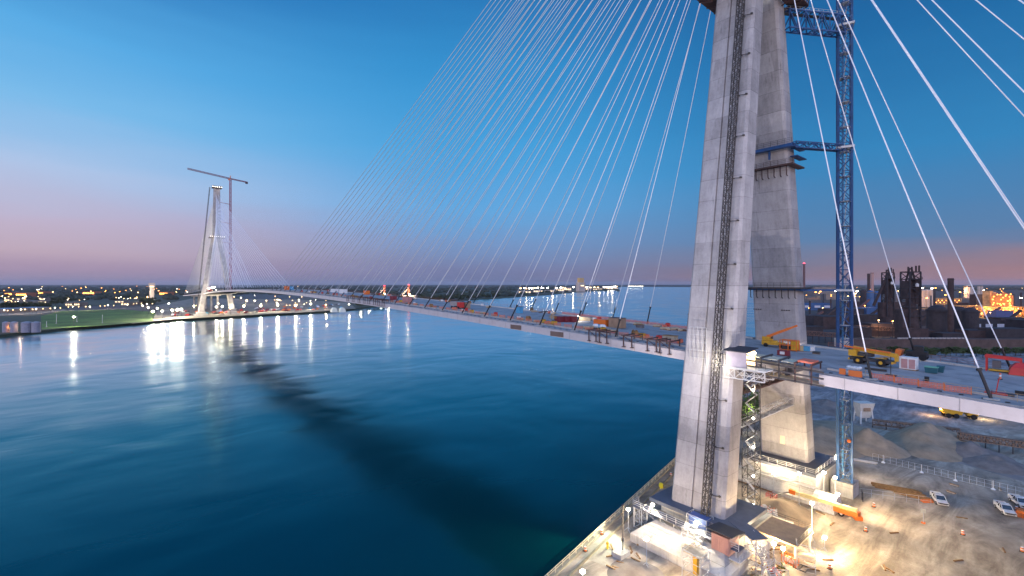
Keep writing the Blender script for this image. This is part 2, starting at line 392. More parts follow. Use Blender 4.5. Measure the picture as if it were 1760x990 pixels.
zone('mill_field', [(1660, 546), (1760, 556), (2000, 560), (2000, 534), (1650, 533)], 3.2, mat('dry_grass', (.10, .085, .03), .95, var=.4, scale=.02))

# ------------------------------------------------------------------ towers
def leg_sec(z, side, s0):
    a = 22-.149*(z-9); k = (z-9)/124.; t = 5.7-1.1*k; w = 11.3-2.7*k
    if s0 > 500: t += 1.8
    cxq = QC+side*a; c = .55
    o = -1 if side < 0 else 1                # outer face direction
    pts = [(o*t/2, -w/2+c), (o*t/2, .27*-w), (o*(t/2-.14), -.25*w), (o*(t/2-.14), .06*w), (o*(t/2-.45), .065*w), (o*(t/2-.45), .085*w), (o*t/2, .09*w), (o*t/2, w/2-c), (o*(t/2-c), w/2), (-o*(t/2-c), w/2), (-o*t/2, w/2-c), (-o*t/2, -w/2+c), (-o*(t/2-c), -w/2), (o*(t/2-c), -w/2)]
    if o < 0: pts = pts[::-1]
    return [(cxq+x, s0+y, z) for x, y in pts]
def pylon_sec(z, s0):
    k = (z-129)/83.; t = 5.9-1.6*k; w = (8.7-1.6*k)/2; c = .6; g = 1.0
    pts = [(t, -w+c), (t, -g), (t-.5, -g+.2), (t-.5, g-.2), (t, g), (t, w-c), (t-c, w), (g+.6, w), (g+.3, w-.8), (-g-.3, w-.8), (-g-.6, w), (-t+c, w), (-t, w-c), (-t, g), (-t+.5, g-.2), (-t+.5, -g+.2), (-t, -g), (-t, -w+c), (-t+c, -w), (-g-.6, -w), (-g-.3, -w+.8), (g+.3, -w+.8), (g+.6, -w), (t-c, -w)]
    return [(QC+x, s0+y, z) for x, y in pts]
def tower(s0, label, near):
    T = thing('bridge_tower', label, 'bridge tower', (QC, s0, 3), group='bridge towers')
    O = (QC, s0, 3)
    for side in (-1, 1):
        zs = [9+124*k/26 for k in range(27)]
        MB().loft([leg_sec(z, side, s0) for z in zs]).build('leg', concrete, T, O)
    MB().loft([pylon_sec(129+83*k/16, s0) for k in range(17)]).build('pylon', concrete, T, O)
    # working platform ring at the fork
    zp = 121.5 if near else 131
    hw = 12.5 if near else 10.5
    m = MB(); m.bb((QC-hw, s0-8, zp-1.2), (QC+hw, s0-4.6, zp-.9)); m.bb((QC-hw, s0+4.6, zp-1.2), (QC+hw, s0+8, zp-.9))
    m.bb((QC-hw, s0-4.6, zp-1.2), (QC-hw+2.8, s0+4.6, zp-.9)); m.bb((QC+hw-2.8, s0-4.6, zp-1.2), (QC+hw, s0+4.6, zp-.9))
    for x in [QC-hw+.3+k*3.5 for k in range(int(2*hw/3.5)+1)]:
        m.bar((x, s0-8, zp-1.35), (x, s0-4.7, zp-2.6), .25); m.bar((x, s0+8, zp-1.35), (x, s0+4.7, zp-2.6), .25)
    pl = m.build('work_platform', brownsteel, T, O)
    MB().rail([(QC-hw, s0-8, zp-.9), (QC+hw, s0-8, zp-.9), (QC+hw, s0+8, zp-.9), (QC-hw, s0+8, zp-.9), (QC-hw, s0-8, zp-.9)], 1.3, 2, .1).build('guard_rail', brownsteel, pl, O)
    m = MB()
    for k in range(8):
        m.box((QC-hw+1+k*(2*hw-2)/7, s0-8.2, zp+.8), (.9, .3, .5))
    m.each('work_lamp', E_white if near else E_soft, pl, O)
    if not near:
        for dx in (-6, 6): lamp(T, (dx, -12, zp-3-3), 1400, r=.5)
        lamp(T, (-13, 0, zp+3-3), 3000, r=.5)
        m = MB(); m.bb((QC-7, s0-6, 212), (QC+7, s0+6, 212.5)); m.lattice((QC-7, s0-5, 214), (QC+7, s0-5, 214), 2, 6, .3)
        tp = m.build('top_platform', brownsteel, T, O)
        m = MB()
        for k in range(5): m.box((QC-6+k*3, s0-6.3, 213.5), (1.2, .3, .8))
        m.each('work_lamp', E_soft, tp, O)
        lamp(T, (0, -11, 213), 2500, r=.5)
    return T, O
TN, ON = tower(SN, 'huge near concrete bridge tower with two leaning legs at right of the river', True)
TF, OF = tower(SF, 'distant bridge tower on the far bank, two legs joining into a slim pylon', False)

# steel walkways hung on the far-side leg of the near tower
def legface(z, side, off=0):                       # x of the camera-side face
    k = (z-9)/124.; t = 5.7-1.1*k; return QC+side*(22-.149*(z-9))-t/2-off
for (z, mname, mt, ww) in ((82.5, 'brown', brownsteel, 1.5), (53.3, 'gold', maststeel, 1.6)):
    x = legface(z, 1); w = 11.3-2.7*(z-9)/124
    m = MB(); m.bb((x-ww, SN-w/2-1.6, z-.45), (x-.02, SN+w/2+1.6, z-.1))
    m.bb((x, SN-w/2-1.6, z-.45), (x+6, SN-w/2-.1, z-.1))
    for k in range(8):
        y = SN-w/2+k*w/7; m.bar((x-.7, y, z-.4), (x-.7, y, z-2.6), .16); m.bar((x-.7, y, z-2.6), (x-.05, y, z-2.8), .16)
    g = m.build('hanging_walkway', mt, TN, ON)
    MB().rail([(x-ww, SN-w/2-1.6, z-.1), (x-ww, SN+w/2+1.6, z-.1)], 1.1, 1.5, .06).build('guard_rail', mt, g, ON)
# small wall fixings
m = MB()
for sy in (-3.4, 3.3):
    for k in range(4): m.box((legface(47.5, 1)-.12, SN+sy+k*.55, 47.5), (.24, .3, .22))
m.each('wall_bracket', darksteel, TN, ON)
m = MB(); m.bb((legface(14, 1)-.10, SN-.6, 12.6), (legface(14, 1)+.15, SN+.5, 15)); m.build('access_door', mat('pale_door', (.7, .62, .45), .6), TN, ON)

# plinths under the near tower
def plinth(x0, x1, y0, y1, ztop, label, slope):
    P = thing('tower_plinth', label, 'plinth', ((x0+x1)/2, (y0+y1)/2, 3)); O = P.location[:]
    m = MB()
    if slope:
        lo = [(x0-8, y0-2), (x1+8, y0-2), (x1+8, y1-1), (x0-8, y1-1)]
        def rect(p, z): return [(a, b, z) for a, b in p]
        hi = [(x0-3, y0+.5), (x1+3, y0+.5), (x1+3, y1-3.5), (x0-3, y1-3.5)]
        m.loft([rect(lo, 2.5), rect(lo, 4.6), rect(hi, 6.6)])
        m.build('base_block', plinthc, P, O)
        MB().bb((x0+1.4, y0+2, 6.6), (x1-1.4, y1-2, 8.3)).build('neck', plinthc, P, O)
    else:
        m.bb((x0, y0, 2.5), (x1, y1, 8.3)); m.build('base_block', plinthc, P, O)
        MB().side([(x0-3.6, 2.9), (x0-.01, 2.9), (x0-.01, 6.2), (x0-3.6, 3.8)], y0-.8, y1+1).build('sloped_apron', plinthc, P, O)
    MB().bb((x0, y0, 8.304), (x1, y1, 9.0)).build('top_slab', roofgrey, P, O)
    return P, O
PN, OPN = plinth(84.7, 98.5, 39, 57, 9, 'stepped concrete plinth under the near leg beside the seawall', True)
PF, OPF = plinth(124.6, 142, 38.5, 55.5, 9, 'railed concrete plinth under the far leg with bright lamp in front', False)
MB().rail([(124.7, 38.7, 9), (124.7, 55.3, 9), (131, 55.3, 9)], 1.2, 2, .07).build('guard_rail', galv, PF, OPF)
MB().rail([(124.7, 38.7, 9), (141.8, 38.7, 9)], 1.2, 2, .07).build('guard_rail', galv, PF, OPF)
MB().rail([(123.4, 39, 6.2), (123.4, 55.4, 6.2)], 1.2, 2.2, .07).bb((123.2, 38.6, 6.05), (124.5, 55.6, 6.2)).build('walkway', galv, PF, OPF)
# timber covered ledge behind near leg
MB().bb((92.5, 31.5, 6.6), (100.5, 38.9, 6.9)).build('timber_ledge', brownbox, PN, OPN)
MB().rail([(92.6, 31.6, 6.9), (100.4, 31.6, 6.9), (100.4, 38.8, 6.9)], 1.2, 1.8, .07).build('guard_rail', darksteel, PN, OPN)
for (a, b) in ((93, 32), (100, 32), (93, 38), (100, 38)): MB().bar((a, b, 3), (a, b, 6.6), .3).build('ledge_post', galv, PN, OPN)
# walkway along the near plinth
W = thing('scaffold_walkway', 'galvanised scaffold walkway with handrails along the front of the near plinth', 'walkway', (82, 50, 3)); OW = (82, 50, 3)
MB().bb((81.6, 37, 7.3), (84.0, 59, 7.45)).build('walk_deck', roofgrey, W, OW)
MB().rail([(81.7, 37, 7.45), (81.7, 59, 7.45), (83.9, 59, 7.45)], 1.2, 2, .08).build('guard_rail', galv, W, OW)
m = MB()
for k in range(8):
    y = 37.5+k*3; m.bar((81.8, y, 5.6), (81.8, y, 7.3), .12); m.bar((83.8, y, 6.6), (83.8, y, 7.3), .12)
    if k < 7: m.bar((81.8, y, 5.7), (81.8, y+3, 7.2), .07)
m.bar((81.8, 58.8, 3), (81.8, 58.8, 7.3), .12); m.bar((83.8, 58.8, 3), (83.8, 58.8, 7.3), .12)
m.lattice((82.8, 57.8, 3), (82.8, 57.8, 7.3), 1.8, 3, .1)
m.each('standard', galv, W, OW)
MB().bb((80.2, 40, 5.75), (81.5, 50, 5.85)).build('lower_plank', paletimber, W, OW)

# hoist mast on the near leg
H = thing('hoist_mast', 'dark lattice hoist mast climbing the outer face of the near leg', 'hoist mast', (84, 45, 3)); OH = (84, 45, 3)
def mastpt(z): 
    k = (z-9)/124.; w = 11.3-2.7*k
    return Vector((legface(z, -1, 1.25), SN-.235*w, z))
m = MB(); z0 = 9.0
m.lattice(mastpt(7.5), mastpt(127), 1.15, 96, .15, .09, h=1.15)
m.build('mast', maststeel, H, OH)
m = MB()
for k in range(13):
    z = 13+k*9; p = mastpt(z); x = legface(z, -1, -.05)
    m.bar(p+Vector((.5, -.5, 0)), (x, p.y-2.2, z), .12); m.bar(p+Vector((.5, .5, 0)), (x, p.y+.9, z), .12); m.bar(p+Vector((.5, -.5, 0)), (x, p.y-.6, z), .12)
    m.bar((x-.2, p.y-2.2, z), (x-.2, p.y-1.8, z+.1), .3)
m.each('wall_tie', maststeel, H, OH)
p = mastpt(9); m = MB(); m.box((p.x-1.3, p.y+.4, 8.1), (1.7, 3.6, 2.6)); m.build('hoist_car', mat('hoist_blue', (.08, .13, .3), .5), H, OH)
MB().lattice((p.x-1.3, p.y+.4, 5.2), (p.x-1.3, p.y+.4, 9.6), 2.6, 4, .08, h=4).build('enclosure_frame', galv, H, OH)
m = MB(); m.bb((p.x-2.2, p.y-1.4, 3), (p.x+.4, p.y+2.2, 5.2)); m.build('hoist_base', plinthc, H, OH)

# hoist landing hut at deck level
hz = 38.0; p = mastpt(hz)
K = thing('hoist_landing', 'small lit hut with pitched grey roof on brackets beside the near leg at deck level', 'hut', (p.x, p.y-4, hz)); OK_ = (p.x, p.y-4, hz)
hx, hy = p.x+1.4, p.y-4.2
m = MB(); m.bb((hx-1.9, hy-2.0, hz), (hx-1.8, hy+2.0, hz+3)); m.bb((hx-1.9, hy+1.9, hz), (hx+1.9, hy+2.0, hz+3)); m.build('wall', mat('lilac_panel', (.30, .27, .33), .7), K, OK_)
m = MB(); m.bb((hx+1.8, hy-2, hz), (hx+1.9, hy+1.9, hz+3)); m.build('glow_panel', E_pane, K, OK_)  # inner wall glows, standing in for lamplight inside the hut
m = MB(); m.side([(-2.4, 3.0), (2.4, 3.5), (2.4, 3.65), (-2.4, 3.15)], -2.4, 2.4, Matrix.Translation((hx, hy, hz))); m.build('roof', roofdark, K, OK_)
m = MB(); m.bb((hx-2.2, hy-5.6, hz-.2), (hx+2.2, hy+2.4, hz-.02)); m.build('landing_deck', galv, K, OK_)
m = MB(); m.lattice((hx-2, hy+2, hz-1.2), (hx-2, hy-5.3, hz-1.2), .3, 4, .13, h=1.8); m.lattice((hx+2, hy+2, hz-1.2), (hx+2, hy-5.3, hz-1.2), .3, 4, .13, h=1.8); m.build('support_truss', galv, K, OK_)
m = MB().rail([(hx-2.2, hy-2.2, hz), (hx-2.2, hy-5.5, hz)], 1.2, 1.5, .07).build('guard_rail', darksteel, K, OK_)
m = MB(); m.box((hx+.5, hy-2.3, hz+2.7), (1.6, .15, .3)); m.build('strip_lamp', E_white, K, OK_)
lamp(K, (hx-p.x, .3, 1.5), 700, (1, .9, .6), .2)
lamp(K, (-2.2, 3.6, .6), 1800, (1, .93, .75), .25)
# netted scaffold panel glowing left of mast at deck height
m = MB(); sx = legface(40, -1, .35)
for i in range(5): m.bar((sx, SN+.1+i*.9, 33.5), (sx, SN+.1+i*.9, 45), .09)
for j in range(8): m.bar((sx, SN+.1, 33.8+j*1.6), (sx, SN+3.7, 33.8+j*1.6), .09)
m.build('scaffold_screen', galv, K, OK_)

# stair scaffold between the legs
Z = thing('stair_scaffold', 'tall lit scaffold stair tower standing between the two near legs', 'scaffold', (101.5, 44, 3)); OZ = (101.5, 44, 3)
m = MB(); m.lattice((101.8, 43.5, 3), (101.8, 43.5, 37), 2.6, 17, .11, .07); m.build('frame', maststeel, Z, OZ)
m = MB()
for k in range(16):
    zz = 4+k*2.05; y0, y1 = (42.4, 44.6) if k % 2 else (44.6, 42.4)
    m.bar((101.8, y0, zz), (101.8, y1, zz+2.05), .7, .12)
m.build('stair_flight', galv, Z, OZ)
m = MB()
for k in range(5): m.ball((100.3, 42.4, 8+k*6), .22)
m.each('stair_lamp', E_white, Z, OZ)
for k in (0, 2, 4): lamp(Z, (-1.6, -1.6, 5.3+k*6), 500, (1, .92, .7), .15)

# cross walkway bridging between legs under and above the deck
for (z, lab) in ((31.5, 'brown steel gantry spanning between the near legs under the deck'), (24.5, 'slender galvanised walkway bridging the near legs above the shrubs')):
    g = thing('gantry_walkway', lab, 'gantry', (112, 44, z)); Og = (112, 44, z)
    mt = brownsteel if z > 30 else galv
    x0, x1 = legface(z, -1)+7, legface(z, 1)
    MB().lattice((x0, 45.5, z), (x1-.1, 45.5, z), 1.4, 9, .18 if z > 30 else .1, h=1.6).build('truss', mt, g, Og)
    MB().bb((x0, 44.7, z-1.0), (x1-.1, 46.3, z-.85)).build('walk_deck', mt, g, Og)

# ------------------------------------------------------------------ deck
def edge(s, side):
    e = 18.4
    for s0 in (SN, SF):
        d = abs(s-s0)
        if d < 5.9: e = 14.2
    if side < 0 and 28.4 < s < 42: e = 15.6
    return QC+side*e
stations = []
s = -330.0
while s < SF+365: stations.append(s); s += 7.5
for s0 in (SN, SF): stations += [s0-5.91, s0-5.89, s0+5.89, s0+5.91]
stations += [28.39, 28.41, 53.88, 42.0, 41.98, SF-5.86, SF+5.86]
stations = sorted(set(stations))
DK = thing('bridge_deck', 'long concrete bridge deck with white edge girders sweeping across the river', 'bridge deck', (QC, SN, 38)); OD = (QC, SN, 38)
secs = []
for s in stations:
    a, b = edge(s, -1), edge(s, 1); z = zt(s)
    secs.append([(a, s, z-.28), (b, s, z-.28), (b, s, z), (a, s, z)])
MB().loft(secs).build('slab', deckc, DK, OD)
def girder(side, skip):
    segs = []; cur = []
    for s in stations:
        bad = any(a <= s <= b for a, b in skip)
        if bad:
            if len(cur) > 1: segs.append(cur)
            cur = []
        else: cur.append(s)
    if len(cur) > 1: segs.append(cur)
    m = MB()
    for sg in segs:
        m.loft([[(QC+side*17.9, s, zt(s)-2.25), (QC+side*18.75, s, zt(s)-2.2), (QC+side*18.75, s, zt(s)-.30), (QC+side*17.9, s, zt(s)-.30)] if side > 0 else
                [(QC+side*18.75, s, zt(s)-2.2), (QC+side*17.9, s, zt(s)-2.25), (QC+side*17.9, s, zt(s)-.30), (QC+side*18.75, s, zt(s)-.30)] for s in sg])
    return m

girder(-1, [(28.4, 53.87), (SF-5.85, SF+5.85)]).build('edge_girder', fascia, DK, OD)
girder(1, [(SN-5.85, SN+5.85), (SF-5.85, SF+5.85)]).build('edge_girder', fascia, DK, OD)
m = MB()
for s in [x for x in [(-320+6*k) for k in range(260)] if x < SF+350]:
    if min(abs(s-SN), abs(s-SF)) < 9: continue
    z = zt(s); m.bb((QC-17.8, s-.25, z-1.7), (QC+17.8, s+.25, z-.3))
ub = m.build('floor_beams', darksteel, DK, OD); ub['kind'] = 'stuff'
for s0 in (SN, SF):
    z = zt(s0)
    MB().bb((QC-14.2, s0-2, z-2.6), (QC+14.2, s0+2, z-.3)).build('cross_beam', plinthc, DK, OD)
# inner kerbs / raised strips
for off in (-14.4, 14.6):
    m = MB(); ss = [s for s in stations if -200 < s < SF+300 and not any(abs(s-s0) < 8.3 for s0 in (SN, SF)) or False]
    run = []
    for s in stations:
        if any(abs(s-s0) < 5.85 for s0 in (SN, SF)) or (off < 0 and 28.4 < s < 42.1):
            if len(run) > 1: m.loft([[(QC+off-.2, a, zt(a)), (QC+off+.2, a, zt(a)), (QC+off+.15, a, zt(a)+.35), (QC+off-.15, a, zt(a)+.35)] for a in run])
            run = []
        else: run.append(s)
    m.loft([[(QC+off-.2, a, zt(a)), (QC+off+.2, a, zt(a)), (QC+off+.15, a, zt(a)+.35), (QC+off-.15, a, zt(a)+.35)] for a in run])
    m.build('kerb', plinthc, DK, OD)
# small black anchor plates on the near margin and rebar pockets
m = MB(); s = -60
while s < 380:
    if not (27 < s < 56): m.box((QC-17.5, s, zt(s)+.06), (.35, .5, .12))
    s += 2.35
pk = m.build('anchor_plate', black, DK, OD); pk['kind'] = 'stuff'
# joints on the girder: slightly proud splice plates
m = MB(); s = -60.
while s < 450:
    if not (27.8 < s < 55): m.box((QC-18.77, s, zt(s)-1.25), (.05, .09, 1.86))
    s += 7.05
m.each('splice_seam', mat('seam_grey', (.3, .28, .28), .7), DK, OD)
# open recesses in the girder
m = MB()
for (u, v) in ((914, 565), (972, 574)):
    s = D(u, 540)[1]
for s in (111.0, 93.0):
    m.box((QC-18.79, s, zt(s)-1.35), (.06, 5.2, 1.35))
m.build('girder_recess', mat('recess_brown', (.16, .11, .09), .8), DK, OD)
# guard rails along both margins
m = MB(); ss = [s for s in stations if -60 < s < 28.3]; m.rail([(QC-15.6, s, zt(s)) for s in ss], 1.15, 2.4, .06)
m.build('guard_rail', mat('railing_tan', (.42, .30, .18), .6), DK, OD)
m = MB(); ss = [s for s in stations if 58 < s < 470]; m.rail([(QC-15.6, s, zt(s)) for s in ss], 1.15, 2.4, .06)
m.build('guard_rail', mat('railing_tan', (.42, .30, .18), .6), DK, OD)
m = MB(); ss = [s for s in stations if -60 < s < 38]; m.rail([(QC+17.6, s, zt(s)) for s in ss], 1.15, 2.4, .06)
m.build('guard_rail', mat('railing_rust', (.30, .10, .07), .6), DK, OD)
m = MB(); ss = [s for s in stations if 58 < s < 470]; m.rail([(QC+17.6, s, zt(s)) for s in ss], 1.15, 2.4, .06)
m.build('guard_rail', mat('railing_rust', (.30, .10, .07), .6), DK, OD)

# formwork gallery at the notch by the near leg
GQ = thing('formwork_gallery', 'row of dark steel formwork frames hung on the deck edge right of the near leg', 'formwork', (QC-17, 35, 38)); OG = (QC-17, 35, 38)
for k, s in enumerate((29.4, 32.0, 34.7, 37.8, 40.9)):
    z = zt(s); m = MB()
    m.bar((QC-19.6, s, z+1.1), (QC-14.0, s, z+1.2), .22, .3); m.bar((QC-19.3, s, z-2.4), (QC-19.3, s, z+1.1), .2); m.bar((QC-14.6, s, z), (QC-14.6, s, z+1.1), .2)
    m.bar((QC-19.3, s, z-2.3), (QC-15.5, s, z-2.3), .2, .3)
    m.build('portal_frame', darksteel if k > 1 else brownsteel, GQ, OG)
m = MB(); z = zt(35)
for (x, zz) in ((QC-19.3, -2.2), (QC-19.3, -.9), (QC-19.3, .2)): m.bar((x, 27.5, zt(27.5)+zz), (x, 42, zt(42)+zz), .2, .3)
m.build('long_beam', darksteel, GQ, OG)
MB().bar((QC-17.4, 27.5, zt(27.5)-2.1), (QC-17.4, 42.5, zt(42.5)-2.1), 3.0, .15).build('catch_deck', paletimber, GQ, OG)
MB().bar((QC-16.8, 31.9, zt(32)+.95), (QC-16.8, 34.4, zt(34.4)+.95), 4.2, .1).bar((QC-16.8, 35, zt(35)+.95), (QC-16.8, 37.5, zt(37.5)+.95), 4.2, .1).bar((QC-16.8, 38.1, zt(38)+.95), (QC-16.8, 42, zt(42)+.95), 4.2, .1).each('form_panel', mat('pale_form', (.5, .45, .32), .7, var=.4, scale=2), GQ, OG)
MB().bar((QC-16.8, 29.5, zt(29.5)+1.4), (QC-16.8, 31.9, zt(31.9)+1.4), 3.2, .35).build('orange_cover', salmon, GQ, OG)
# hanging travellers on the deck edge left of the leg
tr = None
spots = [58.5, 61.8, 68.5, 76, 79.5, 208, 213, 218, 225, 231, 238, 246, 254]
labs = ['dark steel edge traveller hooked over the deck beside the near leg', 'dark edge traveller second from the near leg', 'dark edge traveller third from the near leg', 'dark edge traveller at foot of the nearest river stay', 'dark edge traveller just past the nearest river stay']
for k, s in enumerate(spots):
    lab = labs[k] if k < 5 else ORD[k-5]+' edge traveller of the distant row on the mid river deck edge'
    loc = (QC-18, s, zt(s))
    if tr is None:
        tr = thing('edge_traveller', lab, 'traveller', loc, 0, 'edge travellers along the near deck edge')
        for y in (-1.2, 1.2): MB().bar((-1.3, y, -1.4), (-1.3, y, 1.3), .2).build('hanger', brownsteel, tr)
        m = MB(); m.bar((-1.5, -1.2, 1.3), (3.2, -1.2, 1.4), .2, .25); m.bar((-1.5, 1.2, 1.3), (3.2, 1.2, 1.4), .2, .25); m.bar((-1.3, -1.9, 1.3), (-1.3, 1.9, 1.3), .2); m.bar((-1.3, -1.2, -.2), (-1.3, 1.2, 1.2), .12)
        m.build('top_frame', brownsteel, tr)
        MB().bar((3, -1.2, 0), (3, -1.2, 1.3), .18).bar((3, 1.2, 0), (3, 1.2, 1.3), .18).build('rear_post', brownsteel, tr)
        MB().box((-1.2, -1.2, -1.45), (.8, .7, .12)).box((-1.2, 1.2, -1.45), (.8, .7, .12)).build('foot_plate', brownsteel, tr)
    else: copy_tree(tr, loc, 0, lab)

# ------------------------------------------------------------------ stay cables
def stay(anchor, top, label, group, r, black_len, rb):
    a = Vector(anchor); b = Vector(top); d = (b-a); L = d.length; dn = d.normalized()
    T = thing('stay_cable', label, 'stay cable', anchor, 0, group)
    j = a+dn*black_len; m = MB(); n = 10; pts = []
    sag = L*L*2.2e-5
    for k in range(n+1):
        t = k/n; p = j+(b-j)*t; p.z -= 4*sag*t*(1-t); pts.append(p)
    for p, q in zip(pts[:-1], pts[1:]): m.tube(p, q, r, 6, cap=False)
    m.build('sheath', sheath, T, anchor)
    m = MB(); m.tube(a, j+dn*.3, rb, 6); m.tube(j-dn*.1, j+dn*.25, rb*1.7, 6); m.build('anchor_tube', black, T, anchor)
    m = MB(); m.box((a.x, a.y, a.z+.1), (1.1, 1.6, .2)); m.build('anchor_foot', plinthc, T, anchor)
SP = 14.05; FIRST = 25.8
def fans(s0, nm, main_n, back_n, rr):
    for dirn, cnt, where in ((1 if s0 == SN else -1, main_n, 'over the river'), (-1 if s0 == SN else 1, back_n, 'over the land')):
        for side, sn in ((-1, 'near'), (1, 'far')):
            for k in range(cnt):
                s = s0+dirn*(FIRST+SP*k)
                if s0 == SN and dirn < 0: s = s0-(26.7+13.9*k)
                z = zt(s)
                zt_ = 150+1.96*k
                top = (QC+side*1.6, s0+dirn*(4.2-.9*(zt_-129)/83), zt_)
                lab = '%s white stay cable, %s tower, %s, %s deck edge' % (ORD[k], nm.replace('the ', ''), where, sn)
                bl = 4.6+ (1.2 if k % 2 else 0)
                if s0 == SN and dirn < 0: bl = 4.2
                dist = sqrt((QC)**2+(s/2+s0/2)**2)
                r = rr if s0 == SF else (.098 if dirn < 0 else .088+.0001*max(0, s-50))
                stay((QC+side*17.2, s, z+.02), top, lab, 'stay cables of the %s tower' % nm, r, bl, .2 if s0 == SN else .25)
fans(SN, 'the near', 27, 12, .12)
fans(SF, 'the distant', 27, 25, .19)

# ------------------------------------------------------------------ blue tower crane mast at right
CQ, CS = 134.2, 35.4
C = thing('tower_crane', 'tall blue lattice crane mast standing on a concrete block right of the far leg', 'tower crane', (CQ, CS, 3)); OC = (CQ, CS, 3)
MB().box((CQ, CS, 4.7), (4.6, 4.6, 3.4)).build('ballast_block', plinthc, C, OC)
RZ = radians(20)
def mastmesh(z0, z1, w, step):
    m = MB(); n = int((z1-z0)/step)
    cs = [Vector((w/2*a*cos(RZ)-w/2*b*sin(RZ), w/2*a*sin(RZ)+w/2*b*cos(RZ), 0)) for a, b in ((-1, -1), (1, -1), (1, 1), (-1, 1))]
    for c in cs: m.bar((CQ+c.x, CS+c.y, z0), (CQ+c.x, CS+c.y, z1), .42)
    for k in range(n):
        a = z0+(z1-z0)*k/n; b = z0+(z1-z0)*(k+1)/n; md = (a+b)/2
        for i in range(4):
            c, d = cs[i], cs[(i+1) % 4]
            A = Vector((CQ, CS, 0)); P = A+c; Q = A+d; Mi = (P+Q)/2
            m.bar((P.x, P.y, a), (Q.x, Q.y, a), .16)
            m.bar((P.x, P.y, a), (Mi.x, Mi.y, md), .15); m.bar((Q.x, Q.y, a), (Mi.x, Mi.y, md), .15)
            m.bar((P.x, P.y, b), (Mi.x, Mi.y, md), .15); m.bar((Q.x, Q.y, b), (Mi.x, Mi.y, md), .15)
    return m
mastmesh(6.4, 180, 2.7, 3.4).build('mast', blue, C, OC)
m = MB(); m.tube((CQ+.5, CS+.5, 6.4), (CQ+.5, CS+.5, 180), .22); m.build('power_cable', mat('cable_blue', (.05, .2, .4), .5), C, OC)
m = MB()
for k in range(29): z = 8+k*6; m.box((CQ, CS, z), (2.3, 2.3, .08))
for k in range(29): z = 8+k*6; m.bar((CQ-.7, CS, z), (CQ+.7, CS-.3, z+6), .45, .06)
m.build('ladder_landing', galv, C, OC)
MB().ball((CQ-1.5, CS-1.3, 16.5), .45).build('warning_light', orange, C, OC)
# collars and ties
for z, kind in ((52.5, 'tie'), (87.0, 'walk'), (116.5, 'truss')):
    m = MB(); m.box((CQ, CS, z), (3.7, 3.7, .5), RZ); m.build('collar', galv, C, OC)
    w = 11.3-2.7*(z-9)/124; x = legface(z, 1)
    c1 = (CQ-1.2, CS, z); g = MB()
    if kind == 'tie':
        g.bar(c1, (x+3, SN-w/2-1.2, z), .35, .45); g.bar((x-.6, SN-w/2-1.2, z+.2), (x-.6, SN+w/2+1.2, z+.2), .4, .5); g.bar((x-.6, SN-w/2-1.1, z+.1), (x+6, SN-w/2-1.1, z+.1), .4, .5)
        g.bar((x-7, SN-w/2+9, z), (x-.6, SN+w/2+1, z), .3)
        g.build('tie_beam', blue, C, OC)
    elif kind == 'walk':
        g.lattice((CQ-1, CS+.5, z), (x+1.5, SN-w/2-1.0, z), 1.4, 8, .2, h=1.4); g.bar((CQ-1, CS+.5, z-.7), (x+1.5, SN-w/2-1, z-.7), 1.3, .12)
        g.build('tie_walkway', blue, C, OC)
        g = MB(); g.bar((x-.8, SN-w/2-1.6, z-.5), (x-.8, SN+w/2+1.0, z-.5), 1.3, .7); g.bar((x-.8, SN-w/2-1.0, z-.3), (x+7, SN-w/2-1.0, z-.3), 1.2, .5); g.bar((x-.7, SN-1.3, z-1), (x-.7, SN-1.3, z-3), .4)
        g.bar((x+1, SN-w/2-1.2, z-2.7), (x+7, SN-w/2-1.2, z-2.7), 1.6, .2)
        g.build('wrap_walkway', blue, C, OC)
        MB().rail([(x-1.4, SN-w/2-1.6, z-.1), (x-1.4, SN+w/2+1, z-.1)], 1.2, 1.4, .06).build('guard_rail', darksteel, C, OC)
    else:
        g.lattice((CQ-1, CS+.3, z), (x+4, SN-w/2-.3, z-.2), 2.2, 7, .32, .2, h=4.2); g.build('tie_truss', blue, C, OC)
        MB().rail([(CQ-1, CS+.3, z+2.2), (x+4, SN-w/2-.3, z+2.0)], 1.4, 1.2, .07).build('guard_rail', galv, C, OC)
        MB().bar((CQ-1, CS+.9, z+1.9), (x+4, SN-w/2+.3, z+1.7), .9, .2).build('catwalk', darksteel, C, OC)

# ------------------------------------------------------------------ far tower crane
X, Y = (396-880)/F*775., 775.
fq, fs = cw(X, Y); 
FC = thing('tower_crane', 'distant magenta tower crane beside the far bank bridge tower', 'tower crane', (fq, fs, 3)); OFC = (fq, fs, 3)
MB().lattice((fq, fs, 3), (fq, fs, 228), 2.4, 62, .55, .32).build('mast', magenta, FC, OFC)
jd = (Vector((*cw(-509, 730), 0))-Vector((*cw(-468, 820), 0))).normalized()
jp = Vector((fq, fs, 230)); 
MB().lattice(jp, jp+jd*68+Vector((0, 0, 1.5)), 1.5, 22, .34, .22, h=2.0).build('jib', magenta, FC, OFC)
MB().lattice(jp, jp-jd*30, 1.5, 9, .4, .25, h=1.6).build('counter_jib', magenta, FC, OFC)
MB().box(jp-jd*29-Vector((0, 0, 1.2)), (3, 3, 3.2), atan2(jd.y, jd.x)).build('counterweight', millgrey, FC, OFC)
MB().box(jp+jd*2.5+Vector((0, 0, -1.5)), (2.2, 2.2, 2.6)).build('operator_cab', orange, FC, OFC)
MB().tube(jp, jp+Vector((0, 0, 5)), .6).build('apex', orange, FC, OFC)
for z in (187, 155, 122): MB().bar((fq, fs, z), (QC+4, SF-3, z+2), .7, .7).build('tie_beam', magenta, FC, OFC)
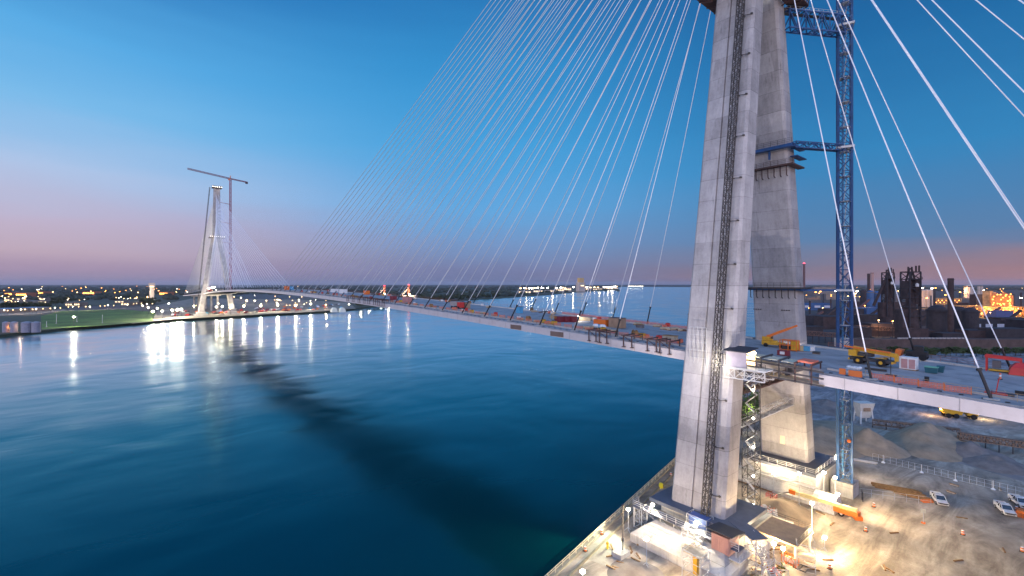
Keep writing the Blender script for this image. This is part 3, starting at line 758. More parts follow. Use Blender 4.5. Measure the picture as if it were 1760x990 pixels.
# hoist rail down the left side of the distant tower
FH = thing('hoist_mast', 'thin dark hoist mast leaning down the left side of the distant tower', 'hoist mast', (QC-27, SF, 3)); OFH = (QC-27, SF, 3)
MB().lattice((QC-27, SF-2, 14), (QC-10, SF-3, 212), 1.2, 60, .35, .2).build('mast', darksteel, FH, OFH)
# plinths of distant tower
for sd, lb in ((-1, 'lit concrete plinth under the left leg of the distant tower'), (1, 'lit concrete plinth under the right leg of the distant tower')):
    t = thing('tower_plinth', lb, 'plinth', (QC+sd*22, SF, 3)); o_ = (QC+sd*22, SF, 3)
    MB().bb((QC+sd*22-9, SF-10, 2), (QC+sd*22+9, SF+10, 5.5)).build('base_block', plinthc, t, o_)
    MB().bb((QC+sd*22-6, SF-8, 5.5), (QC+sd*22+6, SF+8, 9)).build('neck', plinthc, t, o_)
# approach piers behind distant tower
ap = None
for k, (s, lb) in enumerate(((SF+70, 'nearest'), (SF+150, 'middle'), (SF+230, 'farthest'))):
    loc = (QC, s, 3); h = zt(s)-2.3-3
    t = thing('approach_pier', lb+' twin column pier carrying the deck behind the distant tower', 'bridge pier', loc, 0, 'approach piers')
    for sx_ in (-10, 10): MB().tube((sx_, 0, 0), (sx_, 0, h-2), 1.6, 10).build('column', concrete, t)
    MB().bb((-15, -1.8, h-2), (15, 1.8, h)).build('pier_cap', concrete, t)

# ------------------------------------------------------------------ machines and materials on the deck
def wheel(m, x, y, z, r, w): m.tube((x, y-w/2, z), (x, y+w/2, z), r, 14)
def flat(name, label, cat, p, rz=0, group=None): return thing(name, label, cat, p, rz, group)
DA = pi/2    # long axis along the bridge
# small yellow crane with raised boom
t = flat('mobile_crane', 'small yellow mobile crane with raised boom parked before the far leg on the deck', 'crane', D(1330, 596), -DA+.25); t.scale = (.72,)*3
m = MB(); m.side([(-3.4, .7), (3.3, .7), (3.3, 1.4), (1.2, 1.6), (1.0, 2.1), (-3.4, 2.0)], -1.2, 1.2); m.build('chassis', yellow, t)
m = MB(); m.box((-1.2, .6, 2.9), (1.8, 1.1, 1.7)); c_ = m.build('cab', yellow, t)
MB().box((-.6, .6, 3.1), (.68, 1.14, 1.0)).build('window', glass, c_)
MB().box((-2.2, -.3, 2.7), (2.2, 1.3, 1.2)).build('counterweight', yellow, t)
m = MB(); m.bar((-2.0, -.3, 3.2), (4.2, -.3, 6.2), .75, .8); m.bar((4.0, -.3, 6.1), (6.6, -.3, 7.35), .55, .6); m.build('boom', orange, t)
for x in (-2.2, 2.1):
    for y in (-1.25, 1.25): m = MB(); wheel(m, x, y, .65, .65, .45); m.build('wheel', tyre, t)
# large yellow rough terrain crane
t = flat('rough_terrain_crane', 'large yellow rough terrain crane with big black wheels parked mid deck', 'crane', D(1498, 627), DA+pi-.10); t.scale = (.8,)*3
m = MB(); m.side([(-4.3, .9), (4.2, .9), (4.2, 1.5), (3.6, 1.6), (-2, 1.6), (-4.3, 1.6)], -1.1, 1.1); m.build('chassis', darksteel, t)
m = MB()
for x in (-2.3, 2.3):
    for y in (-1.35, 1.35): m.box((x, y, 2.0), (2.1, .6, .12))
m.each('fender', yellow, t)
for x in (-4.3, 4.3): MB().box((x, 0, 1.1), (.3, 2.6, .5)).build('outrigger', yellow, t)
m = MB(); m.box((-3.6, 0, 2.6), (1.7, 2.3, 1.5)); m.build('counterweight', yellow, t)
m = MB(); m.box((-1.2, .2, 2.35), (3.0, 1.6, .8)); m.build('superstructure', darksteel, t)
m = MB(); m.bar((-3.8, .3, 3.75), (4.9, .3, 2.75), .75, .95); m.box((4.8, .3, 2.2), (.6, .9, 1.5)); b_ = m.build('boom', yellow, t)
MB().bar((-5.4, -.9, 4.1), (4.0, -.9, 3.5), .3, .35).build('lattice_jib', orange, t)
m = MB(); m.box((-.9, 1.15, 2.6), (1.5, .9, 1.4)); c_ = m.build('cab', yellow, t); MB().box((-.9, 1.62, 2.75), (1.2, .04, .8)).build('window', glass, c_)
for x in (-2.3, 2.3):
    for y in (-1.35, 1.35):
        m = MB(); wheel(m, x, y, .95, .95, .6); w_ = m.build('wheel', tyre, t)
        m = MB(); wheel(m, x, y, .95, .4, .63); m.build('rim', yellow, w_)
# black loader with orange bucket
t = flat('wheel_loader', 'black wheel loader with orange attachment by the far railing', 'loader', D(1576, 618), DA+pi)
m = MB(); m.box((0, 0, 1.3), (3.4, 1.6, 1.0)); m.box((.3, 0, 2.3), (1.5, 1.4, 1.2)); m.build('body', black, t)
MB().side([(-3.6, .4), (-2.6, .3), (-2.2, 1.8), (-3.2, 2.0)], -1.3, 1.3).build('bucket', orange, t)
for x in (-1.1, 1.1):
    for y in (-.95, .95): m = MB(); wheel(m, x, y, .65, .65, .4); m.build('wheel', tyre, t)
# shrink wrapped pallet
t = flat('wrapped_pallet', 'pale wrapped cabinet with two pink panels standing mid deck', 'pallet load', D(1562, 635), -.1); t.scale = (.85,)*3
MB().box((0, 0, 1.45), (1.6, 2.9, 2.7)).build('wrap', white, t)
for y in (-.75, .55): MB().box((-.82, y, 1.35), (.06, 1.1, 2.0)).build('pink_panel', mat('dusty_pink', (.45, .25, .24), .7), t)
MB().box((0, 0, .08), (1.7, 3.0, .16)).build('pallet', timber, t)
t = flat('waste_skip', 'dark teal waste skip with mint green lid', 'skip', D(1601, 641), 0); t.scale = (.7,)*3
MB().loft([[(-.8, -1.1, .1), (.8, -1.1, .1), (.8, 1.1, .1), (-.8, 1.1, .1)], [(-1, -1.3, 1.5), (1, -1.3, 1.5), (1, 1.3, 1.5), (-1, 1.3, 1.5)]]).build('body', tealm, t)
MB().box((0, 0, 1.58), (2.05, 2.65, .15)).build('lid', greenlid, t)
t = flat('wheelie_bin', 'small teal bin beside the waste skip', 'bin', D(1617, 640), 0)
MB().loft([[(-.35, -.35, 0), (.35, -.35, 0), (.35, .35, 0), (-.35, .35, 0)], [(-.5, -.5, 1.1), (.5, -.5, 1.1), (.5, .5, 1.1), (-.5, .5, 1.1)]]).build('body', tealm, t); MB().box((0, 0, 1.15), (1.05, 1.05, .1)).build('lid', tealm, t)
# red framed machine on the far side
t = flat('lifting_frame', 'red portal frame machine with yellow drum by the far deck edge', 'machine', D(1725, 640), 0)
m = MB()
for y in (-2.2, 2.2):
    for x in (-.8, .8): m.bar((x, y, 0), (x, y, 2.6), .2)
m.bar((-.8, -2.3, 2.6), (-.8, 2.4, 2.9), .35, .5); m.bar((.8, -2.3, 2.6), (.8, 2.4, 2.9), .35, .5); m.build('frame', red, t)
MB().tube((-.7, -1.6, .9), (.7, -1.6, .9), .7, 12).build('drum', yellow, t); MB().box((0, 0, .35), (1.4, 3.8, .25)).build('tray', yellow, t); MB().box((.1, .9, 1.4), (1, 1.1, 1.4)).build('engine_box', millgrey, t)
t = flat('covered_load', 'bright red tarpaulin covered load at the right edge of the deck', 'covered load', D(1757, 645), .1)
MB().loft([[(-1.3, -1.6, 0), (1.3, -1.6, 0), (1.3, 1.8, 0), (-1.3, 1.8, 0)], [(-1.1, -1.4, 1.4), (1.1, -1.3, 1.5), (1.1, 1.5, 1.5), (-1.1, 1.4, 1.4)], [(-.5, -.7, 2.2), (.5, -.6, 2.3), (.5, .8, 2.2), (-.5, .7, 2.3)]]).build('tarpaulin', red, t)
MB().box((0, 0, .05), (2.9, 3.7, .1)).build('skid', timber, t)
# orange tool rack etc
t = flat('tool_rack', 'orange and yellow open sided tool rack near the far leg', 'rack', D(1357, 602), 0)
m = MB()
for y in (-1.7, 0, 1.7):
    for x in (-.8, .8): m.bar((x, y, 0), (x, y, 2.3), .16)
for z in (.2, 1.2, 2.3):
    for x in (-.8, .8): m.bar((x, -1.7, z), (x, 1.7, z), .14)
m.build('frame', orange, t); MB().box((0, -1.1, 1.2), (1.5, 1.0, 2)).build('yellow_locker', yellow, t); MB().box((0, .7, .7), (1.2, 1.4, 1.0)).build('dark_parts', darksteel, t)
t = flat('generator', 'red and white generator on the deck near the hanging formwork', 'generator', D(1347, 611), 0)
MB().box((0, 0, .6), (1.0, 2.2, 1.0)).build('housing', maroon, t); MB().box((-.52, .1, .6), (.05, .9, .6)).build('white_panel', white, t); MB().box((0, 0, .05), (1.1, 2.4, .1)).build('skid', darksteel, t)
for (u, v, nm, mt, lb) in ((1376, 603, 'crate', mat('buff_box', (.45, .38, .22), .7), 'buff crate between the orange rack and blue crates'), (1386, 604, 'crate', bluebox, 'light blue crate behind the deck generator'), (1394, 604, 'crate', white, 'white crate right of the blue crate'), (1403, 608, 'pallet_stack', darksteel, 'low dark pile of steel on the deck right of the white crate')):
    t = flat(nm, lb, 'crate' if nm == 'crate' else 'steel pile', D(u, v), .1)
    hgt = 1.0 if nm == 'crate' else .35
    MB().box((0, 0, hgt/2+.1), (1.0, 1.3, hgt)).build('body', mt, t); MB().box((0, 0, hgt+.13), (1.05, 1.35, .06)).build('lid', mt, t); MB().box((0, 0, .05), (1.05, 1.3, .1)).build('pallet', timber, t)
# signpost, hydraulic stand, black box, cone like channelisers
t = flat('sign_post', 'thin dark post with small base plate standing mid deck', 'post', D(1531, 646))
MB().tube((0, 0, 0), (0, 0, 3.6), .06).build('pole', darksteel, t); MB().box((0, 0, .1), (1.3, 1.5, .18)).build('base', brownsteel, t); MB().box((0, 0, 3.5), (.15, .4, .3)).build('head', yellow, t)
t = flat('jack_stand', 'red hydraulic jack with upright lever beside a stay foot at right', 'jack', D(1712, 680))
MB().box((0, 0, .25), (1.2, 2.4, .5)).build('base', red, t); MB().bar((0, 0, .5), (-.1, -.3, 2.6), .12).build('lever', red, t); MB().box((.2, -1.4, .3), (.7, .9, .45)).build('pump', darksteel, t)
t = flat('toolbox', 'black toolbox on the deck at the right edge', 'toolbox', D(1753, 679)); MB().box((0, 0, .3), (.5, 1.0, .5)).build('body', black, t); MB().box((0, 0, .58), (.54, 1.04, .07)).build('lid', black, t)
t = flat('traffic_delineator', 'pink and white striped delineator post mid deck at right', 'delineator', D(1719, 652))
m = MB(); m.tube((0, 0, .1), (0, 0, .5), .16); m.tube((0, 0, .8), (0, 0, 1.1), .14); m.build('stripe', salmon, t); m = MB(); m.tube((0, 0, .5), (0, 0, .8), .15); m.build('white_band', white, t); MB().box((0, 0, .05), (.6, .6, .1)).build('base', black, t)
t = flat('vertical_drum', 'short black drum on orange foot by the near railing', 'drum', D(1593, 660)); MB().tube((0, 0, .5), (0, 0, 1.2), .3, 10).build('body', black, t); MB().box((0, 0, .25), (.5, .5, .5)).build('foot', salmon, t)
for (u, v, lb, w) in ((1448, 643, 'bright orange folded barrier on the near deck margin', .9), (1470, 647, 'bright orange water barrier right of the folded barrier', 1.9)):
    t = flat('safety_barrier', lb, 'barrier', D(u, v)); MB().side([(-.25, 0), (.25, 0), (.1, 1), (-.1, 1)], -w/2, w/2).build('body', orange, t); MB().box((0, 0, .05), (.6, w*.8, .1)).build('foot', orange, t)
t = flat('rope_heap', 'white heap of bags and rope on the deck before the yellow crane', 'heap', D(1467, 634))
m = MB()
for k in range(7): m.ball((random.uniform(-.5, .5), random.uniform(-1, 1), .3), .38, 7, 5, (1, 1.2, .8))
m.build('bag', white, t); MB().box((0, 0, .03), (1.4, 2.2, .06)).build('sheet', tarp, t)
t = flat('steel_section', 'long dark steel section lying beside a stay foot', 'steel beam', D(1505, 637)); MB().box((0, 0, .2), (.3, 3.2, .3)).build('web', darksteel, t); MB().box((0, 0, .38), (.5, 3.2, .06)).build('flange', darksteel, t)
# mesh fence panels along the near margin
fp = None; cnt = 0
def fence_panel(loc, rz, lab, grp, hgt=1.0):
    global fp
    if fp is None:
        fp = thing('mesh_fence_panel', lab, 'fence panel', loc, rz, grp)
        m = MB()
        for z in (.15, .35, .55, .75, .95): m.box((0, 0, z), (.04, 2.9, .09))
        for k in range(9): m.box((0, -1.45+k*.36, .55), (.03, .06, .9))
        m.build('mesh', salmon, fp)
        MB().bar((0, -1.45, 0), (0, -1.45, 1.15), .08).build('post', orange, fp); MB().bar((0, 1.45, 0), (0, 1.45, 1.15), .08).build('post', orange, fp)
        return fp
    return copy_tree(fp, loc, rz, lab, grp)
s = 16.5
for k in range(4): fence_panel((QC-16.3, 20.0-3.0*k, zt(20-3*k)), 0, ['orange mesh panel nearest the yellow crane post on the near margin', 'second orange mesh panel along the near margin', 'third orange mesh panel along the near margin', 'fourth orange mesh panel along the near margin'][k], 'orange mesh panels on the right deck margin')
for k in range(46):
    s = 60+3.4*k*(1+.012*k)
    if s > 430: break
    fence_panel((QC-13.3+random.uniform(-.15, .15), s, zt(s)), random.uniform(-.04, .04), 'orange mesh fence panel standing in the long row left of the near leg', 'orange mesh fence row over the river')
for k in range(20):
    s = 62+3.2*k
    fence_panel((QC+15.5, s, zt(s)), 0, 'orange mesh fence panel along the far deck margin over the river', 'far margin mesh fence')
# stores on the left part of the deck
def container(label, p, mt, L=6.0, W=2.4, H=2.4, rz=0, roof=None, name='shipping_container'):
    t = flat(name, label, 'container', p, rz); MB().box((0, 0, H/2), (W, L, H)).build('body', mt, t)
    m = MB()
    for k in range(int(L/.5)): m.box((-W/2-.02, -L/2+.25+k*.5, H/2), (.05, .2, H*.9))
    m.build('corrugation', mt, t); MB().box((0, 0, H+.05), (W+.1, L+.1, .1)).build('roof', roof or mt, t); return t
container('orange container next to the brown site office on the deck', D(1034, 560), orange, 4.6, 2.2, 1.9)
container('brown site office container with dark roof on the deck', D(1061, 563), brownbox, 4.4, 2.6, 2.9, roof=roofdark, name='site_office')
for (u, lb) in ((962, 'dark red steel bin, leftmost of three on the deck'), (972, 'dark red steel bin, middle of three on the deck'), (983, 'dark red steel bin, rightmost of three on the deck')):
    container(lb, D(u, 553), maroon, 2.6, 2.2, 1.7, name='steel_bin')
t = flat('lift_platform', 'small yellow scissor platform left of the dark red bins', 'lift', D(950, 557)); 
MB().box((0, 0, .4), (1.1, 2.2, .6)).build('base', yellow, t); MB().rail([(-.5, -1.1, 1.6), (.5, -1.1, 1.6), (.5, 1.1, 1.6), (-.5, 1.1, 1.6), (-.5, -1.1, 1.6)], 1, 1, .08).build('basket', yellow, t); m = MB(); m.bar((0, -.9, .7), (0, .9, 1.6), .12); m.bar((0, .9, .7), (0, -.9, 1.6), .12); m.build('scissor', darksteel, t)
t = flat('wrapped_bundle', 'white and blue wrapped bundle before the orange container', 'bundle', D(1030, 564)); 
for y in (-1.3, 1.2): MB().ball((0, y, .6), 1.0, 10, 6, (.8, 1.2, .7)).build('wrap', white, t)
MB().box((0, 0, .7), (.5, .6, .9)).build('blue_strap', bluebox, t)
t = flat('lit_patch', 'pale screen standing for a bright lit patch between the red bins and orange container', 'lit patch', D(1005, 553)); MB().box((0, 0, .9), (.2, 5, 1.2)).build('screen', paletimber, t); MB().box((0, 0, .1), (2, 5, .15)).build('platform', white, t)  # pale screen and white platform stand in for a bright lit patch
m = MB(); m.box((-.3, 2.4, 1.8), (.2, .3, .2)); m.build('work_lamp', E_white, t); lamp(t, (-1.5, 1.5, 2.2), 500, r=.1)
for (u, v, mt, lb, sz) in ((893, 538, bluebox, 'small blue hut on the far deck margin', (1.8, 2, 2.4)), (700, 519, mat('pinkbox', (.45, .2, .18), .7), 'pink container far along the deck', (2.4, 6, 2.6)), (676, 515, maroon, 'dark red box beside the dark row of travellers', (2.2, 4, 2)), (800, 530, brownbox, 'brown skip body beside the red barriers', (2.2, 4, 2.6)), (575, 502, white, 'white tarped bundle far out on the deck', (3, 9, 2.6)), (590, 504, white, 'white hut on the distant deck', (3, 8, 3)), (630, 506, orange, 'orange excavator body on the distant deck', (2.5, 5, 2.6)), (493, 498, orange, 'orange machine on the farthest visible deck stretch', (3, 7, 3.5)), (500, 498, bluebox, 'blue container on the distant deck', (3, 7, 3.2)), (1152, 583, paletimber, 'timber stack on the deck just left of the near leg', (1.6, 3.4, .9)), (1100, 563, millgrey, 'grey pallet of fittings by the brown office', (1.2, 2.2, .9))):
    t = flat('site_container' if sz[2] > 1.5 else 'material_stack', lb, 'container' if sz[2] > 1.5 else 'stack', D(u, v))
    MB().box((0, 0, sz[2]/2), sz).build('body', mt, t); MB().box((0, 0, sz[2]+.06), (sz[0]+.15, sz[1]+.15, .12)).build('top', roofgrey if sz[2] > 1.5 else timber, t)
t = flat('dump_truck', 'red and white truck behind the barriers left on the deck', 'truck', D(787, 530), 0)
MB().box((0, -2.2, 1.6), (2.3, 1.8, 2.2)).build('cab', red, t); MB().side([(-1.2, 1.1), (1.2, 1.1), (1.3, 2.9), (-1.3, 2.9)], -1, 4.2).build('body', mat('drum_grey', (.3, .26, .24), .6), t)
for y in (-2.2, 1, 3): 
    for x in (-1.1, 1.1): MB().tube((x-.2, y, .5), (x+.2, y, .5), .5, 12).build('wheel', tyre, t)
# scattered pallets and small stuff, each its own thing
pc = None
for k in range(34):
    s = random.choice([random.uniform(62, 130), random.uniform(130, 300), random.uniform(62, 120)]); x = QC+random.choice([random.uniform(8, 14), random.uniform(9, 14), random.uniform(-12, -8)])
    lb = 'low pallet of timber and fittings lying among the stores on the deck over the river'
    if pc is None:
        pc = thing('loaded_pallet', lb, 'pallet', (x, s, zt(s)), 0, 'loaded pallets on the deck over the river')
        MB().box((0, 0, .08), (1.2, 2.4, .16)).build('pallet', timber, pc); MB().box((0, 0, .45), (1.0, 2.1, .55)).build('load', paletimber, pc)
    else:
        c = copy_tree(pc, (x, s, zt(s)), random.uniform(0, 3), lb)
# more stores on the deck, four kinds, each its own thing
rnd = random.Random(19); kinds = {}
KD = (('gas_bottle_cage', 'small red cage of bottles among the stores on the deck', red, (1.0, 1.2, 1.3)), ('bulk_bag', 'white bulk bag among the stores on the deck', white, (1.0, 1.0, 1.0)), ('cable_drum', 'timber cable drum among the stores on the deck', timber, None), ('rebar_bundle', 'rusty rebar bundle lying on the deck over the river', brownsteel, (.6, 5.0, .35)), ('small_tank', 'small yellow tank among the stores on the deck', yellow, (1.1, 1.6, 1.1)), ('trestle_table', 'orange trestle barrier among the stores on the deck', salmon, (.4, 2.2, .9)))
for i in range(84):
    kd = KD[i % 6]; s = 60+(rnd.random()**1.5)*330; x = QC+rnd.choice([rnd.uniform(9, 15), rnd.uniform(10.5, 16), rnd.uniform(-12, -9), rnd.uniform(-12.6, -11)]); loc = (x, s, zt(s)+.02)
    if kd[0] not in kinds:
        t = thing(kd[0], kd[1], kd[0].replace('_', ' '), loc, 0, kd[1].split(' among')[0]+'s on the deck')
        if kd[3] is None:
            MB().tube((-.45, 0, .75), (.45, 0, .75), .4, 10).build('core', timber, t); MB().tube((-.55, 0, .75), (-.42, 0, .75), .75, 14).build('flange', timber, t); MB().tube((.42, 0, .75), (.55, 0, .75), .75, 14).build('flange', timber, t)
        else:
            w_, l_, h_ = kd[3]; MB().loft([[(-w_/2, -l_/2, .1), (w_/2, -l_/2, .1), (w_/2, l_/2, .1), (-w_/2, l_/2, .1)], [(-w_*.45, -l_*.47, h_), (w_*.45, -l_*.47, h_), (w_*.45, l_*.47, h_), (-w_*.45, l_*.47, h_)]]).build('body', kd[2], t)
            MB().box((0, 0, .05), (w_*1.1, l_*1.02, .1)).build('base', timber, t); MB().box((0, 0, h_+.05), (w_*.5, l_*.5, .1)).build('top', darksteel, t)
        kinds[kd[0]] = t
    else: copy_tree(kinds[kd[0]], loc, rnd.choice([0, 0, 1.57, rnd.uniform(0, 3)]), kd[1])
# far tower deck lamps and clutter
for k, (u, v) in enumerate(((403, 497.0), (408, 497.2), (412, 497.3), (417, 497.5))):
    q, s, z = D(u, 500); 
ss = [868, 850, 830, 808]
for k, s in enumerate(ss):
    t = thing('deck_floodlight', ORD[k]+' bright white floodlight beyond the distant tower leg on the deck', 'floodlight', (QC-15, s, zt(s)), 0, 'deck floodlights at the distant tower')
    MB().tube((0, 0, 0), (0, 0, 6), .15).build('mast', galv, t); MB().box((0, 0, 6.3), (2.0, 1.2, 1.2)).build('lamp_head', E_white, t)
lamp(None, (QC-10, 850, zt(850)+9), 3500, r=.6, name='deck_glow'); lamp(None, (QC-10, SF-12, zt(SF)+8), 3000, r=.6, name='deck_glow')
t = thing('site_crane', 'small red and white crane post on the distant tower deck', 'crane', (QC-12, SF+2, zt(SF))); MB().tube((0, 0, 0), (0, 0, 12), .8).build('mast', red, t); MB().bar((0, 3, 12), (0, -10, 15), .8).build('jib', white, t); MB().tube((0, 0, 11), (0, 0, 12.8), 1.3).build('turntable', white, t)
t = thing('formwork_cluster', 'bright red lit formwork heap beside the distant tower right leg', 'formwork', (QC-12, SF-20, zt(SF-20))); MB().box((0, 0, 3), (5, 12, 6)).build('body', mat('formwork_red', (.6, .16, .12), .6, var=.5, scale=.5), t); m = MB(); m.lattice((0, -5, 0), (0, -5, 9), 3, 4, .4); m.build('frame', red, t)

# ------------------------------------------------------------------ the river edge of the site
SW = thing('seawall', 'pale concrete seawall with timber rail along the river edge', 'seawall', (93, 69, 3)); OSW = (93, 69, 3)
a, b = Vector((-30, 37.76, 0)), Vector((126.5, 74, 0)); dv = (b-a).normalized(); nv = Vector((-dv.y, dv.x, 0))
def quad(off0, off1, z0, z1):
    m = MB(); p = [a+nv*off0, b+nv*off0, b+nv*off1, a+nv*off1]; m.poly([(v.x, v.y) for v in p], z0, z1); return m
quad(-.5, .25, -1.5, 3.35).build('cap', mat('seawall_concrete', (.30, .27, .20), .9, scale=.8, var=.3), SW, OSW)
quad(-2.6, -2.2, 3.0, 3.3).build('toe_kerb', mat('weathered_kerb', (.22, .19, .13), .9, var=.3), SW, OSW)
m = MB()
for h_ in (3.95, 4.35): m.bar(a-nv*.15+Vector((0, 0, h_)), b-nv*.15+Vector((0, 0, h_)), .12)
n = int((b-a).length/2.4)
for k in range(n+1):
    p = a+dv*((b-a).length*k/n)-nv*.15; m.bar(p+Vector((0, 0, 3.3)), p+Vector((0, 0, 4.4)), .13)
m.build('handrail', mat('pale_rail', (.55, .48, .32), .7), SW, OSW)
# concrete apron slabs
def gsheet(name, px, zoff, m_):
    return sheet(name, [G(u, v, 3)[:2] for u, v in px], 3+zoff, m_)
slabm = mat('apron_concrete', (.36, .32, .26), .9, var=.18, scale=.25, dirt=(.2, .17, .13), dirt_amt=.5)
gsheet('concrete_apron', [(995, 955), (1045, 910), (1075, 925), (1068, 953), (1046, 975)], .004, slabm)
gsheet('concrete_apron', [(1272, 940), (1300, 908), (1372, 905), (1345, 935), (1290, 945)], .004, mat('pale_slab', (.40, .33, .25), .9, var=.12, scale=.2))
gsheet('haul_road', [(1520, 748), (1560, 757), (1650, 785), (1760, 810), (1960, 850), (1960, 880), (1760, 828), (1600, 782), (1530, 760)], .005, mat('compacted_road', (.26, .22, .20), .9, var=.25, scale=.12))

def barrel(u, v, lb, cone=False, grp='orange traffic barrels'):
    t = thing('traffic_barrel', lb, 'barrel', G(u, v), 0, grp)
    MB().lathe((0, 0, 0), [(.30, .1), (.27, .4)], 12).build('lower_band', orange, t); MB().lathe((0, 0, 0), [(.275, .4), (.26, .58)], 12).build('white_band', white, t)
    MB().lathe((0, 0, 0), [(.262, .58), (.24, .85)], 12).build('upper_band', orange, t); MB().lathe((0, 0, 0), [(.238, .85), (.23, .95)], 12).build('white_cap', white, t); MB().box((0, 0, .05), (.8, .8, .1)).build('base', black, t)
    t.scale = (.95, .95, .95)
for u, v, lb in ((1502, 871, 'orange barrel right of the crane ballast block'), (1488, 913, 'leaning orange barrel on open sand below the orange lift'), (1655, 919, 'orange barrel alone on the sand at right'), (1757, 948, 'orange barrel at the right margin of the site'), (1426, 977, 'orange barrel near bottom of the site beside debris'), (1153, 818, 'orange barrel at seawall next to the near leg'), (1034, 918, 'orange barrel standing at the middle of the seawall'), (1006, 947, 'lowest orange barrel at the seawall'), (1104, 938, 'orange barrel at the corner of the near plinth'), (1747, 877, 'orange barrel between white vans at far right')):
    barrel(u, v, lb)
t = thing('light_mast', 'tall dark post in a concrete block near the seawall', 'light mast', G(1067, 955)); MB().bb((-1.4, -1.1, 0), (1.4, 1.1, .9)).build('base', plinthc, t); MB().tube((.6, 0, .9), (.6, 0, 9.3), .11).build('pole', darksteel, t); MB().box((.6, 0, 2.8), (.35, .35, .6)).build('control_box', darksteel, t); MB().box((.6, 0, 9.3), (.5, .3, .3)).build('cap', darksteel, t)
t = thing('yellow_drum', 'yellow plastic drum with hose on the sand beside the seawall', 'drum', G(1136, 838)); MB().lathe((0, 0, 0), [(.5, 0), (.55, .6), (.45, 1.1), (.2, 1.25)], 12).build('body', yellowbin, t); m = MB(); n = 24
for k in range(n): A = 2*pi*k/n; B = 2*pi*(k+1)/n; m.bar((1.6+1.0*cos(A), -.6+.8*sin(A), .06), (1.6+1.0*cos(B), -.6+.8*sin(B), .06), .1)
m.build('hose', mat('hose_olive', (.2, .17, .03), .7), t)
t = thing('fire_bollard', 'small yellow valve marker on the concrete apron', 'bollard', G(1044, 943)); MB().tube((0, 0, 0), (0, 0, 1), .2).build('post', yellowbin, t); MB().ball((0, 0, 1.1), .3).build('cap', yellow, t)

# steps, shed and scaffold in front of the near leg
t = thing('site_shed', 'pink ribbed shed with dark monopitch roof raised at the near plinth', 'shed', (79.3, 42.6, 3)); 
O_ = None
gx, gy, _ = G(1247, 940, 6.5)
t.location = (gx, gy, 3)
MB().bb((-2, -1.6, 3.2), (1.8, 1.6, 6.2)).build('wall', pinkshed, t)
m = MB(); m.add([(-2.6, -2.4, 6.9), (2.4, -2.4, 6.2), (2.4, 2.4, 6.2), (-2.6, 2.4, 6.9), (-2.6, -2.4, 7.05), (2.4, -2.4, 6.35), (2.4, 2.4, 6.35), (-2.6, 2.4, 7.05)], [(3, 2, 1, 0), (4, 5, 6, 7), (0, 1, 5, 4), (1, 2, 6, 5), (2, 3, 7, 6), (3, 0, 4, 7)]); m.build('roof', roofdark, t)
m = MB()
for k in range(8): m.box((-2.03, -1.4+k*.4, 4.7), (.06, .16, 2.9))
m.build('rib', pinkshed, t)
MB().lattice((0, 0, 0), (0, 0, 3.1), 3.6, 2, .12, h=3.2).build('leg_frame', galv, t)
MB().rail([(-2.4, -3.6, 3.2), (2.4, -3.6, 3.2), (2.4, -1.8, 3.2)], 1.2, 1.2, .07).bb((-2.4, -3.7, 3.05), (2.4, -1.7, 3.18)).build('landing', galv, t)
gx, gy, _ = G(1300, 960, 5)
t = thing('access_stair', 'white lit scaffold stair with grey canopy leading up to the near plinth', 'scaffold stair', (gx, gy, 3), -.5)
m = MB(); m.lattice((0, 0, 0), (0, 0, 5.6), 2.6, 3, .1, h=3); m.lattice((0, -4.4, 0), (0, -4.4, 3.4), 2.6, 2, .1, h=3); m.build('frame', galv, t)
m = MB()
for x in (-.5, .5): m.bar((x, 1.5, 5.3), (x, -2, 2.8), .08, .22); m.bar((x, -2, 2.8), (x, -6.4, .1), .08, .22)
for k in range(14): m.box((0, -2.1-k*.31, 2.7-k*.19), (1.0, .16, .05))
for k in range(12): m.box((0, 1.4-k*.3, 5.25-k*.21), (1.0, .16, .05))
m.build('flight', galv, t)
MB().bb((-1.6, -1.2, 6.0), (1.4, 5.6, 6.12)).build('canopy', roofgrey, t)
MB().rail([(.6, 1.5, 5.3), (.6, -6.4, .1)], 1, 1, .06).build('handrail', galv, t)
gx, gy, _ = G(1300, 985, 4); 
t = thing('scaffold_tower', 'galvanised scaffold tower at the foot of the near plinth, bottom of the site', 'scaffold', (75.5, 41.5, 3))
MB().lattice((0, 0, 0), (0, 0, 5), 3, 3, .1, h=3.4).build('frame', galv, t); MB().bb((-1.4, -1.6, 4.6), (1.4, 1.6, 4.7)).build('deck', paletimber, t); MB().box((.4, .2, 2.3), (.7, .7, 3.4)).build('yellow_panel', yellow, t)
for (x, y, rz, lb) in ((79.5, 44.5, 0, 'scaffold tower with planks in front of the near plinth, under the walkway'), (86.5, 36.2, .2, 'scaffold tower between the pink shed and the white stair'), (93.5, 30.5, .4, 'scaffold bay below the timber ledge at the bright sand')):
    t = thing('scaffold_tower', lb, 'scaffold', (x, y, 3 if x > 84 else 4.7), rz)
    MB().lattice((0, 0, 0), (0, 0, 3.6), 2.2, 3, .08, .06, h=2.8).build('frame', galv, t); MB().bb((-1.0, -1.3, 1.8), (1.0, 1.3, 1.9)).build('deck', paletimber, t); MB().rail([(-1.1, -1.4, 3.6), (-1.1, 1.4, 3.6), (1.1, 1.4, 3.6)], 1, 1.2, .06).build('guard_rail', galv, t)
rnd = random.Random(4); dk = None
